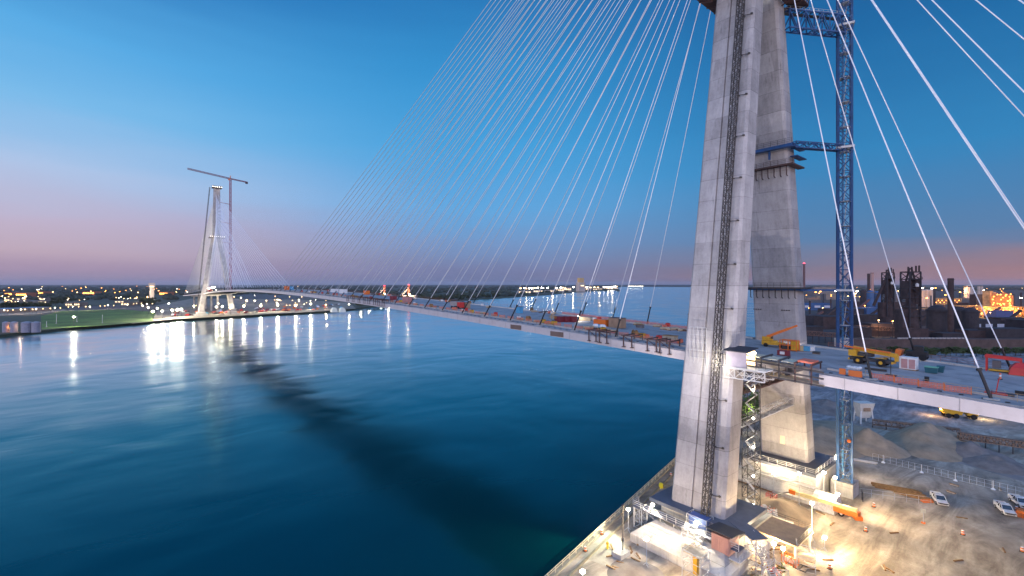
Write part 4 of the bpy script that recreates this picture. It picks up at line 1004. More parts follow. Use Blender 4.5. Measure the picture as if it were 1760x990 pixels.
for k in range(46):
    u, v = rnd.choice([(rnd.uniform(1290, 1400), rnd.uniform(915, 985)), (rnd.uniform(1270, 1345), rnd.uniform(835, 900)), (rnd.uniform(1045, 1105), rnd.uniform(930, 978)), (rnd.uniform(1400, 1750), rnd.uniform(780, 980))])
    lb = 'loose timber baulk lying on the sand of the site'
    if dk is None:
        dk = thing('timber_baulk', lb, 'timber', G(u, v), 0, 'loose baulks on the sand'); MB().box((0, 0, .12), (.25, 1.9, .2)).build('baulk', timber, dk); MB().box((.3, .1, .07), (.2, 1.4, .12), .2).build('plank', paletimber, dk)
    else: copy_tree(dk, G(u, v), rnd.uniform(0, 3), lb)
# work lights on site
def flood(p, h, lb, pw=6000, aim=None, col=(1, .78, .48), head=None, spot=None):
    t = thing('floodlight', lb, 'floodlight', p)
    MB().tube((0, 0, 0), (0, 0, h), .07).build('pole', galv, t); MB().box((0, 0, h), (.55, .55, .4)).build('lamp_head', head or E_hot, t)
    m = MB()
    for k in range(3): A = k*2.1; m.bar((0, 0, .8), (.8*cos(A), .8*sin(A), 0), .07)
    m.build('tripod', galv, t)
    lamp(t, (-.1, -.1, h+.45), pw, col, .16, spot, aim); return t
q, s, _ = G(1328, 833, 3); flood((120.5, 46.2, 3), 5.2, 'blazing floodlight on a post before the far plinth', 6500)
flood((126.5, 35.2, 3), 6.0, 'floodlight at the right corner of the far plinth', 4500)
flood((123.2, 33.8, 3), 3.6, 'lower floodlight over the tent right of the far plinth', 3500)
flood((102.4, 30.2, 3), 2.6, 'hot yellowish floodlight beside the timber ledge behind the near leg', 11000, col=(1, .70, .35))
q, s, _ = G(1330, 965, 3); flood((q, s, 3), 3.3, 'floodlight over the scattered debris near the stair', 6000, col=(1, .68, .32))
q, s, _ = G(1120, 925, 3); flood((82.9, 55, 7.45), 1.2, 'floodlight under the top slab at the seawall end of the near plinth', 9000, (77, 54, 4), spot=120, col=(1, .84, .6))
flood((82.9, 45.5, 7.45), 1.2, 'floodlight on the scaffold walkway in front of the near leg', 14000, (77, 45, 4), (1, .88, .68), spot=130)
flood((72, 49, 3), 5, 'floodlight on the sand seaward of the near plinth', 9000, col=(1, .74, .42))
# tower washlights, aimed up the legs from the ground
for (p, aim, pw, lb) in (((56, 50, 3), (92, 48, 60), 60000, 'tall tower washlight on the sand left of the near plinth'), ((58, 10, 3), (93, 47, 75), 70000, 'tower washlight on the open sand south of the near leg'), ((96, 12, 3), (128, 46, 60), 110000, 'tower washlight aimed at the far leg from the open sand'), ((80, -12, 3), (120, 48, 100), 90000, 'tower washlight farthest from the legs')):
    flood(p, 5, lb, pw*.9, aim, (1, .88, .90), spot=64)

flood((123.6, 36.6, 3), 7.5, 'added floodlight by the far plinth corner throwing long light across the sand', 20000, (150, -12, 3), (1, .78, .50), spot=92)  # outward floods, these three added to brighten the open sand
flood((118.5, 40, 3), 7.5, 'added floodlight between the plinths turned over the open sand', 22000, (112, -10, 3), (1, .78, .50), spot=125)
flood((104.5, 33, 3), 7.5, 'added floodlight near the road plate turned over the open sand', 18000, (95, -10, 3), (1, .77, .48), spot=125)
flood((91.5, 33.5, 3), 3.0, 'floodlight on the sand shining on the white stair', 5000, (86, 39, 5), (1, .9, .7), spot=120)
flood((79.5, 58.5, 3), 4.5, 'floodlight on a pole at the seawall side of the near plinth, turned to the river', 16000, (45, 66, 0), (.95, 1, .7), spot=100)
flood((139.5, 38.5, 3), 6.5, 'floodlight on the sand just behind the blue crane block', 17000, (185, 40, 3), (1, .78, .50), spot=120)
# tent like cover right of far plinth
t = thing('tent_cover', 'rounded pale tarpaulin tent beside the far plinth, lit from inside', 'tent', (122.5, 35.5, 3)); 
secs = []
for k in range(6):
    y = -2+k*.9; secs.append([(2.6*cos(A), y, 3.4*sin(A)) for A in [pi*i/8 for i in range(9)]])
MB().loft(secs).build('cover', tarp, t); MB().lattice((-2.6, -2, 0), (-2.6, 2.5, 0), .2, 3, .08).build('frame', galv, t)
# telescopic boom lift
p = Vector(G(1440, 880)); 
t = thing('boom_lift', 'orange telescopic boom lift with long pale yellow boom lying low over the sand', 'boom lift', p)
def L(q): return Vector(q)-p
bx = L(G(1458, 878, 5.0)); e1 = L(G(1368, 847, 5.2)); e2 = L(G(1326, 852, 4.2)); 
dirb = (bx-e1).normalized()
m = MB(); m.bar(bx+dirb*2+Vector((0, 0, -.1)), bx-dirb*2.6+Vector((0, 0, -.3)), 1.5, 1.0); m.box(bx+dirb*1.7+Vector((0, 0, -.7)), (1.4, 1.4, .8), .6); m.build('turret', orange, t)
MB().bar(bx+dirb*1.6+Vector((0, 0, .7)), e1, .7, .75).build('boom', mat('boom_cream', (.62, .52, .25), .6), t)
MB().bar(e1, e1-dirb*1.4, .9, .9).build('boom_tip', orange, t)
MB().bar(e1-dirb, e2, .25).build('jib', darksteel, t)
MB().rail([e2+Vector((-.6, -1, -.6)), e2+Vector((.6, -1, -.6)), e2+Vector((.6, 1, -.6)), e2+Vector((-.6, 1, -.6)), e2+Vector((-.6, -1, -.6))], 1.1, .7, .08).build('basket', red, t)
cc = L(G(1438, 880, 3)); m = MB(); m.bar(cc+dirb*1.7+Vector((0, 0, .75)), cc-dirb*3.2+Vector((0, 0, .75)), 2.0, .5); m.build('chassis', orange, t)
perp = Vector((-dirb.y, dirb.x, 0)).normalized()
for a_ in (1.3, -2.8):
    for b_ in (-1.25, 1.25):
        c0 = cc+dirb*a_; c0.z = .6; c0 = c0+perp*b_; w_ = MB().tube(c0-perp*.25, c0+perp*.25, .6, 14).build('wheel', tyre, t); MB().tube(c0-perp*.27, c0+perp*.27, .28, 10).build('rim', white, w_)
# pickups
pk = None
def pickup(p, rz, lb):
    global pk
    if pk is not None: return copy_tree(pk, p, rz, lb)
    pk = t = thing('pickup_truck', lb, 'pickup truck', p, rz, 'white pickups parked on the site')
    m = MB(); m.side([(-2.8, .45), (2.8, .45), (2.85, 1.0), (1.5, 1.15), (-.9, 1.15), (-2.85, 1.15)], -.98, .98); m.build('body', white, t)
    m = MB(); m.loft([[(-.85, -.92, 1.15), (1.5, -.92, 1.12), (1.5, .92, 1.12), (-.85, .92, 1.15)], [(-.55, -.78, 1.85), (.65, -.78, 1.85), (.65, .78, 1.85), (-.55, .78, 1.85)]]); m.build('cab', glass, t)
    MB().box((.05, 0, 1.88), (1.25, 1.6, .07)).build('roof', white, t)
    m = MB()
    for x, x2 in ((-.85, -.56), (1.5, .66)):
        for y in (-1, 1): m.bar((x, y*.92, 1.14), (x2, y*.78, 1.86), .1)
    m.bar((.2, -.92, 1.14), (.15, -.79, 1.86), .1); m.bar((.2, .92, 1.14), (.15, .79, 1.86), .1); m.build('pillar', white, t)
    MB().box((-1.85, 0, 1.16), (1.8, 1.6, .06)).build('bed_floor', black, t); m = MB(); m.box((-1.85, -.9, 1.3), (1.95, .12, .32)); m.box((-1.85, .9, 1.3), (1.95, .12, .32)); m.box((-2.8, 0, 1.3), (.1, 1.8, .32)); m.each('bed_side', white, t)
    MB().box((2.87, 0, .78), (.06, 1.3, .35)).build('grille', darksteel, t)
    for y in (-.75, .75): MB().box((2.88, y, .85), (.06, .32, .22)).build('headlight', glass, t)
    for y in (-.78, .78): MB().box((-2.87, y, .9), (.05, .22, .35)).build('tail_light', red, t)
    for x in (-1.75, 1.8):
        for y in (-.92, .92): w_ = MB().tube((x, y-.13, .4), (x, y+.13, .4), .4, 14).build('wheel', tyre, t); MB().tube((x, y-.15, .4), (x, y+.15, .4), .2, 8).build('rim', galv, w_)
    return t
q, s, z = G(1614, 863); g0, g1 = G(1604, 846), G(1626, 872); hd = atan2(g1[1]-g0[1], g1[0]-g0[0])
pickup((q, s, z), hd, 'white pickup truck beside the timber stack'); q, s, z = G(1727, 880); g0, g1 = G(1714, 864), G(1740, 888); hd = atan2(g1[1]-g0[1], g1[0]-g0[0]); pickup((q, s, z), hd, 'white pickup truck left of the orange barrel at right'); q, s, z = G(1753, 868); pickup((q, s, z), hd+.05, 'white pickup truck half out of frame behind the barrel')
t = thing('steel_rack', 'rust orange steel rack at the right margin below the pickups', 'rack', G(1764, 890)); MB().lattice((0, -1.5, 0), (0, 1.5, .0), 2, 3, .15, h=2.4).build('frame', orange, t); MB().box((0, 0, .8), (1.7, 2.7, 1.5)).build('load', mat('rack_rust', (.45, .14, .04), .8, var=.3), t)
# timber and steel stacks
def stackpile(pa, pb, lb, mt, n, w, hgt, name='timber_stack'):
    A = Vector(G(*pa)); B = Vector(G(*pb)); t = thing(name, lb, 'stack', A); d = (B-A); pr = Vector((-d.y, d.x, 0)).normalized()
    for k in range(n):
        off = pr*(k-n/2)*w*1.15+Vector((0, 0, .2+hgt*.5*(k % 2))); o = d*random.uniform(-.04, .04)
        MB().bar(off+o, off+d*random.uniform(.85, 1)+o, w, hgt).build('beam', mt, t)
    return t
stackpile((1500, 834), (1590, 850), 'long dark timber stack on the sand beside the pickup', timber, 5, .45, .5)
stackpile((1538, 845), (1600, 860), 'shorter lower timber stack overlapping the long stack', timber, 4, .4, .5)
stackpile((1583, 862), (1603, 862), 'orange steel bundle at the end of the timber stacks', orange, 3, .3, .4, 'steel_bundle')
stackpile((1282, 855), (1296, 862), 'small heap of pale planks near the dirt mound', paletimber, 5, .25, .2, 'plank_heap')
stackpile((1292, 850), (1306, 860), 'second heap of planks near the dirt mound', paletimber, 4, .3, .2, 'plank_heap')
# lattice fence and signs on the sand
for (u, v, lb) in ((1518, 795, 'first white fence footing from the blue crane'), (1584, 812, 'second white fence footing from the blue crane'), (1642, 826, 'third white fence footing from the blue crane'), (1707, 841, 'rightmost white fence footing on the sand')):
    t = thing('fence_footing', lb, 'fence footing', G(u, v)); MB().lathe((0, 0, 0), [(.5, 0), (.15, .4), (.06, .45)], 8).build('base', white, t); MB().tube((0, 0, .4), (0, 0, 2.2), .05).build('post', white, t)
t = thing('chain_fence', 'thin wire construction fence running across the sand behind the timber', 'fence', G(1500, 790)); A = Vector(G(1500, 790)); B = Vector(G(1760, 853)); m = MB(); n = 22
for k in range(n+1): q_ = (B-A)*k/n; m.bar(q_, q_+Vector((0, 0, 1.9)), .06)
m.build('post', galv, t); m = MB()
for z in (.1, 1.0, 1.9): m.bar(Vector((0, 0, z)), B-A+Vector((0, 0, z)), .035)
m.build('wire', galv, t)
t = thing('chain_fence', 'wire fence running right from the crane ballast block', 'fence', G(1478, 852)); A = Vector(G(1478, 852)); B = Vector(G(1600, 868)); m = MB(); m.rail([Vector((0, 0, 0)), B-A], 1.8, 2.2, .06, 2); m.build('panel', galv, t)
t = thing('fence_gate', 'dark post pair with a mesh gate near the crane block', 'gate', G(1483, 862)); MB().tube((0, 0, 0), (0, 0, 2.2), .09).tube((1, .4, 0), (1, .4, 2.2), .09).build('post', darksteel, t); MB().bar((0, 0, 1), (1, .4, 1), .06).build('crossbar', darksteel, t)
t = thing('sign_board', 'small sign on a tripod with orange foot, alone on the sand', 'sign', G(1587, 899)); MB().tube((0, 0, 0), (0, 0, 2.6), .06).build('post', galv, t); MB().box((0, 0, 2.6), (.1, .9, .9), TH).build('panel', mat('sign_cream', (.6, .58, .45), .6), t); MB().box((0, 0, .1), (.7, .7, .2)).build('foot', orange, t)
stackpile((1465, 790), (1510, 798), 'pale steel pipes lying behind the crane block', galv, 2, .3, .3, 'pipe_bundle')
# mounds
def mound(name, lb, u, v, r, h, mt, z=3, sx=1, seed=0, rz=0):
    q, s, _ = G(u, v, z); import mathutils.noise as mn
    t = thing(name, lb, 'mound', (q, s, z), rz); N = 26; R = 12; vs = [(0, 0, h)]; fs = []
    for i in range(1, R+1):
        for j in range(N):
            A = 2*pi*j/N; f = i/R; rr = r*f; x, y = rr*cos(A)*sx, rr*sin(A)
            nz = mn.fractal(Vector((x*.16+seed, y*.16, seed)), 1, 2, 5)
            zz = h*max(0, (1-f)**1.05*(1+.22*nz)+.07*nz*(1-f))-(.05 if i == R else 0)
            vs.append((x*(1+.1*nz), y*(1+.1*nz), zz))
    for j in range(N): fs.append((0, 1+j, 1+(j+1) % N))
    for i in range(R-1):
        for j in range(N): a0 = 1+i*N+j; a1 = 1+i*N+(j+1) % N; fs.append((a0, a0+N, a1+N, a1))
    m = MB(); m.add(vs, fs); m.build('heap', mt, t, smooth=True); return t
mound('dirt_mound', 'flat topped dirt mound with torn white sheeting near the near leg', 1338, 880, 6.5, 2.3, pilemat, seed=3, sx=1.3)
mound('sand_heap', 'sandy conical heap left of the aggregate near the blue crane', 1494, 768, 10, 6, pilemat, seed=1)
mound('sand_heap', 'long low earth berm between far leg and blue crane', 1412, 752, 15, 4, pilemat, seed=7, sx=1.8)
mound('aggregate_heap', 'large dark aggregate heap with a sharp crest', 1600, 762, 12, 6.5, pilemat, seed=2, sx=1.6)
mound('aggregate_heap', 'grey aggregate heap right of the crested heap', 1668, 780, 9, 4, pilegrey, seed=5)
mound('aggregate_heap', 'low grey heap beside the haul road', 1712, 798, 8, 2.5, pilegrey, seed=9)
mound('aggregate_heap', 'dark aggregate heap behind the hopper under the deck', 1420, 702, 12, 4, pilegrey, seed=11)
mound('dirt_mound', 'low grey dirt patch at the bottom edge near the seawall', 1092, 988, 5, .6, pilegrey, seed=13)
q, s, _ = G(1320, 890, 3); t = thing('torn_sheeting', 'crumpled white sheeting with red scraps on the dirt mound', 'sheeting', (q, s, 4.2), .4)
m = MB(); g = 9; vs = [((i-4)*.7, (j-4)*.45, random.uniform(0, .5)) for i in range(g) for j in range(g)]; m.add(vs, [(i*g+j, (i+1)*g+j, (i+1)*g+j+1, i*g+j+1) for i in range(g-1) for j in range(g-1)]); m.build('sheet', tarp, t)
m = MB()
for k in range(10): m.box((random.uniform(-1.5, 2), random.uniform(-1.2, 1.2), .6), (.5, .12, .06), random.uniform(0, 3))
m.build('scrap', salmon, t)
q, s, _ = G(1305, 828, 3); t = thing('tarpaulin', 'wide wrinkled pale tarpaulin spread along the far plinth', 'tarpaulin', (q, s, 3.1), 0)
m = MB(); g = 16; vs = [((i-8)*.55, (j-8)*.62, .25+.22*sin(i*1.9+j*.4)+random.uniform(0, .12)) for i in range(g) for j in range(g)]; m.add(vs, [(i*g+j, (i+1)*g+j, (i+1)*g+j+1, i*g+j+1) for i in range(g-1) for j in range(g-1)]); m.build('sheet', tarp, t, smooth=True)
m = MB(); m.bar((-4.6, -5, .3), (-4.6, 5, .3), .25); m.build('edge_beam', timber, t)
# road plates
for (u, v, rz, lb) in ((1335, 925, .5, 'large steel road plate behind the timber ledge'), ):
    t = thing('road_plate', lb, 'steel plate', G(u, v), .0); MB().box((0, 0, .04), (5.2, 4.4, .06)).build('plate', steelplate, t); MB().bar((-2.6, -2.3, .12), (-2.6, 2.3, .12), .2).build('edge_bar', darksteel, t); MB().bar((2.6, -2.3, .12), (2.6, 2.3, .12), .2).build('edge_bar', darksteel, t)
# debris near stair
random.seed(21)
t = thing('metal_basket', 'orange tipped mesh cage with parts on the bright sand', 'cage', G(1358, 968)); m = MB(); m.lattice((0, -1.2, .7), (0, 1.2, .7), 1.4, 3, .12, h=1.4); m.build('frame', orange, t); MB().box((.3, .2, .5), (.7, 1.4, .8)).build('parts', white, t)
t = thing('lattice_tray', 'flat dark steel frame lying beside the orange cage', 'frame', G(1377, 976)); m = MB(); m.bar((-1, -1, .1), (1, -1, .1), .12); m.bar((1, -1, .1), (1, 1, .1), .12); m.bar((1, 1, .1), (-1, 1, .1), .12); m.bar((-1, 1, .1), (-1, -1, .1), .12); m.build('outer', darksteel, t); MB().bar((-1, 0, .1), (1, 0, .1), .1).build('crossbar', darksteel, t)
t = thing('yellow_beam', 'yellow painted beam lying by the foot of the white stair', 'beam', G(1316, 975)); MB().box((0, 0, .3), (.6, 2.8, .4), -.2).build('body', yellow, t); MB().box((0, 1, .08), (1, .2, .15)).build('skid', timber, t)
for k, (u, v, mt, lb) in enumerate(((1334, 986, salmon, 'heap of coral red pipes at the bottom of the site'), (1341, 978, mat('olive_cloth', (.12, .12, .03), .9), 'olive sacks standing by the coral pipes'), (1322, 958, paletimber, 'pale plank bundle on the bright sand'), (1300, 989, paletimber, 'planks at the bottom edge left of the coral pipes'))):
    t = thing('debris_pile', lb, 'debris', G(u, v)); m = MB()
    for j in range(7): A = random.uniform(0, 3); x, y = random.uniform(-.6, .6), random.uniform(-.6, .6); m.bar((x-.8*cos(A), y-.8*sin(A), .12+.1*j), (x+.8*cos(A), y+.8*sin(A), .2+.1*j), .2)
    m.build('piece', mt, t); MB().box((0, 0, .05), (1.6, 1.6, .1)).build('board', timber, t)
# white hopper and haul vehicle
t = thing('hopper', 'white steel feed hopper on slanted legs at end of the conveyor', 'hopper', G(1484, 726), TH*-1)
MB().loft([[(-1.6, -1.2, 2), (1.6, -1.2, 2), (1.6, 1.2, 2), (-1.6, 1.2, 2)], [(-2.8, -2, 7.5), (2.8, -2, 7.5), (2.8, 2, 7.5), (-2.8, 2, 7.5)]]).build('bin', mat('hopper_cream', (.6, .56, .5), .6), t)
m = MB()
for x in (-1, 1):
    for y in (-1, 1): m.bar((x*2.4, y*1.8, 0), (x*1.9, y*1.4, 5), .35)
m.each('leg', white, t); MB().box((0, -1.75, 5.2), (2.6, .1, 1.3)).build('grille', brownbox, t)
t = thing('articulated_hauler', 'yellow articulated hauler with lit lamps under the deck at right', 'hauler', G(1652, 718), -.3-TH)
MB().side([(-6, 1.6), (-.5, 1.3), (.2, 3.2), (-6.5, 3.6)], -1.5, 1.5).build('dump_body', yellow, t); MB().box((3, 0, 2.2), (3.2, 2.4, 1.8)).build('cab', yellow, t); MB().box((2.6, 0, 3.4), (1.5, 1.8, .9)).build('window', glass, t)
for x in (-4.6, -2.2, 3.2):
    for y in (-1.4, 1.4): MB().tube((x, y-.35, .9), (x, y+.35, .9), .9, 14).build('wheel', tyre, t)
for y in (-.9, .9): MB().box((4.65, y, 2), (.15, .5, .4)).build('headlight', E_warm, t)
MB().box((-6.3, 0, 2.9), (.15, 1.2, .4)).build('rear_lamp', E_warm, t)
lamp(t, (7, 0, 2.5), 1500, (1, .75, .4), .2); lamp(t, (-9, 0, 2.5), 1400, (1, .6, .3), .2)
# conveyors
for (A, B, lb) in (((1500, 725, 5), (1650, 742, 6), 'long low truss conveyor running right from the white hopper'), ((1648, 748, 7), (1790, 768, 6), 'second truss conveyor continuing to the right edge')):
    P0 = Vector(G(*A)); P1 = Vector(G(*B)); o_ = P0[:]
    t = thing('belt_conveyor', lb, 'conveyor', P0); MB().lattice(P0, P1, 1.6, 26, .22, .14, h=1.8).build('truss', mat('conveyor_rust', (.22, .15, .11), .8), t, o_)
    MB().bar(P0+Vector((0, 0, .6)), P1+Vector((0, 0, .6)), 1.2, .15).build('belt', black, t, o_); m = MB()
    for k in range(7): p_ = P0+(P1-P0)*k/6; m.bar((p_.x, p_.y, 3), p_, .25)
    m.each('trestle', darksteel, t, o_)

# ------------------------------------------------------------------ vegetation
def leafcloud(m, c, r, n, ls, rnd, sq=.9):
    for _ in range(n):
        a, b = rnd.uniform(0, 2*pi), rnd.uniform(-1, 1); k = rnd.random()**.33*rnd.uniform(.75, 1.12)
        p = Vector((c[0]+r*k*sqrt(1-b*b)*cos(a), c[1]+r*k*sqrt(1-b*b)*sin(a), c[2]+r*k*b*sq))
        u = Vector((rnd.gauss(0, 1), rnd.gauss(0, 1), rnd.gauss(0, 1))).normalized(); v = u.orthogonal().normalized(); l = ls*rnd.uniform(.6, 1.4)
        m.add([p-u*l, p+v*l*.6, p+u*l, p-v*l*.6], [(0, 1, 2, 3)])
def tree(loc, h, rnd, label, group, mt=leafm, ls=.6, dens=60):
    t = thing('tree', label, 'tree', loc, 0, group)
    MB().tube((0, 0, 0), (0, 0, h*.6), h*.035, 6, h*.015).build('trunk', barkm, t)
    m = MB()
    for k in range(6): leafcloud(m, (rnd.uniform(-.22, .22)*h, rnd.uniform(-.22, .22)*h, h*rnd.uniform(.45, .85)), h*rnd.uniform(.16, .26), dens, ls, rnd)
    m.build('crown', mt, t); return t
rnd = random.Random(5)
# shrubs seen between the legs
for k, (u, v, h) in enumerate(((1275, 748, 8), (1285, 735, 9), (1296, 728, 8), (1280, 715, 8), (1300, 712, 9), (1270, 700, 9))):
    tree(G(u, v), h, rnd, ORD[k]+' leafy green tree lit between the two near legs', 'trees between the near legs', leafb, .5, 110)
lamp(None, (*G(1283, 740)[:2], 12), 2500, (1, .9, .55), .4, name='yard_light')
# canal side trees
protos = []
for k in range(4): protos.append(None)
kk = 0
for u in range(1435, 1800, 11):
    uu = u+rnd.uniform(-4, 4); h = rnd.uniform(4, 8); p = G(uu, rnd.uniform(610, 616)); lb = 'bushy green tree on the bank behind the deck, canal side row'
    if protos[kk % 4] is None: protos[kk % 4] = tree(p, 6.5, rnd, lb, 'bushy trees along the canal', mat('canal_leaf', (.05, .08, .03), .9, var=.4, scale=.3), .7, 70)
    else: copy_tree(protos[kk % 4], p, rnd.uniform(0, 6), lb)
    kk += 1
# far bank trees near the site (individual) : dark riverside trees right of the distant site
fpro = None; rnd = random.Random(9); n = 0
ftl = mat('riverside_leaf', (.035, .05, .02), .95, var=.4, scale=.15)
pr = [None]*3
for i in range(120):
    u = rnd.uniform(612, 860); lo = 531-(u-620)*.075; v = lo-2.2-abs(rnd.gauss(0, 1))*3.5
    if v < 500: v = 503
    p = G(u, v); lb = 'dark leafy tree in the riverside wood on the far bank'
    j = i % 3
    if pr[j] is None: pr[j] = tree(p, 13, rnd, lb, 'riverside trees on the far bank', ftl, 1.8, 26)
    else: copy_tree(pr[j], p, rnd.uniform(0, 6), lb)
for i in range(70):
    u, v = rnd.choice([(rnd.uniform(55, 85), rnd.uniform(529, 534)), (rnd.uniform(240, 275), rnd.uniform(519, 526)), (rnd.uniform(85, 130), rnd.uniform(516, 526)), (rnd.uniform(0, 60), rnd.uniform(529, 532))])
    copy_tree(pr[i % 3], G(u, v), rnd.uniform(0, 6), 'dark tree among the buildings on the left far bank', 'trees among the left bank buildings')
# woods to the horizon: stuff
m = MB(); rnd = random.Random(3)
for i in range(5200):
    Yd = 1150*math.exp(rnd.random()*2.9); X_ = rnd.uniform(-1.2, 1.2)*Yd
    u = 880+F*X_/Yd; v = 488+F*51/Yd
    if u > 1066 and u < 1385: continue
    if u > 560 and v > 500-(u-640)*.0: 
        if 640 < u < 1066 and v > 531-(u-620)*.075-3: continue
    if v > 516: continue
    if 1066 <= u: 
        if v > 500: continue
    q, s = cw(X_, Yd); r = rnd.uniform(.7, 1.3)*(6+Yd*.0022)
    if 300 < u < 600 and v > 507: continue
    hh = min(r*.75, rnd.uniform(6, 10)); m.ball((q, s, 3+hh*.6), r, 6, 4, (1.4, 1.4, hh/r))
w_ = m.build('woodland', mat('wood_canopy', (.028, .038, .024), .95, var=.6, scale=.01)); w_['kind'] = 'stuff'

# ------------------------------------------------------------------ far bank built things
rnd = random.Random(12)
tk = None
for k, (u, w) in enumerate(((10, 7), (24, 8), (46, 11), (62, 8))):
    p = G(u, 571); Yd = 51*F/83.; R = w*.55*Yd/F*1.05
    lb = ['leftmost grey storage tank by the river', 'grey storage tank lit orange on its left flank', 'widest grey storage tank in the riverside row', 'rightmost grey storage tank by the river'][k]
    t = thing('storage_tank', lb, 'tank', p, 0, 'storage tanks at the left'); R = [5, 5.5, 8, 6.5][k]*.55; H_ = 10.5
    MB().lathe((0, 0, 0), [(R, 0), (R, H_)], 20).build('shell', mat('tank_grey', (.22, .22, .27), .6), t); MB().lathe((0, 0, H_), [(R*1.03, 0), (R*.4, .9), (.2, 1.1)], 20).build('roof', mat('tank_roof', (.3, .3, .33), .6), t)
lamp(None, (*G(19, 571)[:2], 8), 2500, (1, .3, .05), .4, name='tank_lamp'); lamp(None, (*G(35, 571)[:2], 9), 1500, (1, .55, .3), .4, name='tank_lamp')
def bldg(u0, u1, vb, hgt, mt, lb, dep=None, name='building', roof=None, wins=0, wm=None, z=3, cat='building'):
    A = Vector(G(u0, vb, z)); B = Vector(G(u1, vb, z)); d = B-A; L_ = d.length; back = Vector((*cw(0, 1), 0)); dep = dep or L_*.6
    rz = atan2(d.y, d.x); c = (A+B)/2
    t = thing(name, lb, cat, c, rz)
    MB().bb((-L_/2, 0, 0), (L_/2, dep, hgt)).build('wall', mt, t)
    MB().bb((-L_/2-.3, -.3, hgt), (L_/2+.3, dep+.3, hgt+.5)).build('roof', roof or mt, t)
    for k in range(wins):
        x = -L_/2+L_*(k+.5)/wins; MB().bb((x-L_/wins*.3, -.15, hgt*.4), (x+L_/wins*.3, -.02, hgt*.72)).build('window', wm or E_pane, t)
    return t
wallm = mat('town_wall', (.16, .14, .13), .8, var=.3, scale=.05); bluer = mat('blue_roof', (.16, .26, .36), .7)
bldg(-20, 14, 538, 7, wallm, 'long low blue roofed shed at the far left bank edge', 40, roof=bluer)
bldg(14, 52, 536, 7, wallm, 'second blue roofed shed right of the far left shed', 40, roof=bluer)
k = 0; names = ['cream', 'pale', 'small', 'low', 'long', 'squat', 'wide', 'plain', 'narrow', 'old', 'two storey', 'flat']
for (u, v, w) in [(4, 527, 12), (20, 524, 10), (33, 521, 12), (48, 523, 9), (58, 524, 8), (66, 522, 10), (75, 522, 9), (12, 519, 9), (30, 517, 8), (72, 517, 8), (118, 527, 12), (132, 527, 10), (205, 521, 16), (215, 526, 14), (232, 524, 8)]:
    bldg(u-w/2, u+w/2, v, rnd.uniform(6, 11), wallm, '%s left bank building with lit windows, %s along the town row' % (names[k % 12], ORD[k]), 20, wins=3, wm=E_pane); k += 1
for (u, v, w, lb) in ((14, 509, 12, 'long red lit works building near the horizon at far left'), (36, 510, 18, 'orange lit works building near the horizon at left'), (152, 507, 20, 'thin orange lit shed on the dark plain'), (70, 507, 8, 'small red lit shed on the dark plain'), (281, 508, 14, 'hot orange lit steaming plant left of the distant tower')):
    bldg(u-w/2, u+w/2, v, 16, mat('works_orange', (.35, .12, .06), .8), lb, 40, 'works_building', wins=5, wm=E_orange)
# concrete tower with lights at 260
A = Vector(G(261, 519)); t = thing('silo_tower', 'slim pale industrial tower with lit top left of the distant bridge tower', 'tower', A)
MB().bb((-5, -5, 0), (5, 5, 42)).build('shaft', paleplant, t); MB().bb((-7, -7, 42), (7, 7, 54)).build('head', paleplant, t); MB().box((0, -7.2, 44), (9, .3, 3)).build('lit_band', E_pane, t)
lamp(None, (A.x-15, A.y-15, 30), 60000, (1, .8, .55), 1, name='tower_wash')
# white tents
for k, (u, lb) in enumerate(((574, 'left glowing white dome tent by the river'), (588, 'right glowing white dome tent by the river'))):
    t = thing('dome_tent', lb, 'tent', G(u, 536.3)); secs = []
    for j in range(5): secs.append([(5.0*cos(A_), -5+j*2.5, 8.5*sin(A_)) for A_ in [pi*i/10 for i in range(11)]])
    MB().loft(secs).build('cover', mat('tent_fabric', (.75, .75, .62), .6, emit=0), t); MB().bb((-4.8, -5.3, 0), (4.8, -5.0, .8)).build('skirt', white, t)
# lit plants behind the deck
for (u, vb, w, lb, h1) in ((660, 512, 22, 'left lit processing plant with red beacon behind the deck', 22), (702, 515, 26, 'right lit processing plant with sloping conveyor and red beacon', 24)):
    A = Vector(G(u-w/2, vb)); B = Vector(G(u+w/2, vb)); Lx = (B-A).length
    t = bldg(u-w/2, u+w/2, vb, h1*.6, paleplant, lb, 20, 'processing_plant', wins=5)
    MB().lattice((0, 5, 0), (0, 5, h1*2.0), 5, 7, 1.0).build('headframe', mat('plant_red', (.5, .15, .08), .7), t); MB().bar((-Lx*.5, 5, h1*.5), (0, 5, h1*1.6), 3).build('conveyor', paleplant, t); MB().box((0, 5, h1*2.05), (5, 5, 2)).build('beacon', E_red, t)
    MB().box((3, -.6, h1*.7), (3, 1.5, 2.5)).build('floodlight', E_white, t)
    lamp(t, (0, -14, 20), 90000, (1, .78, .5), 1.2); 
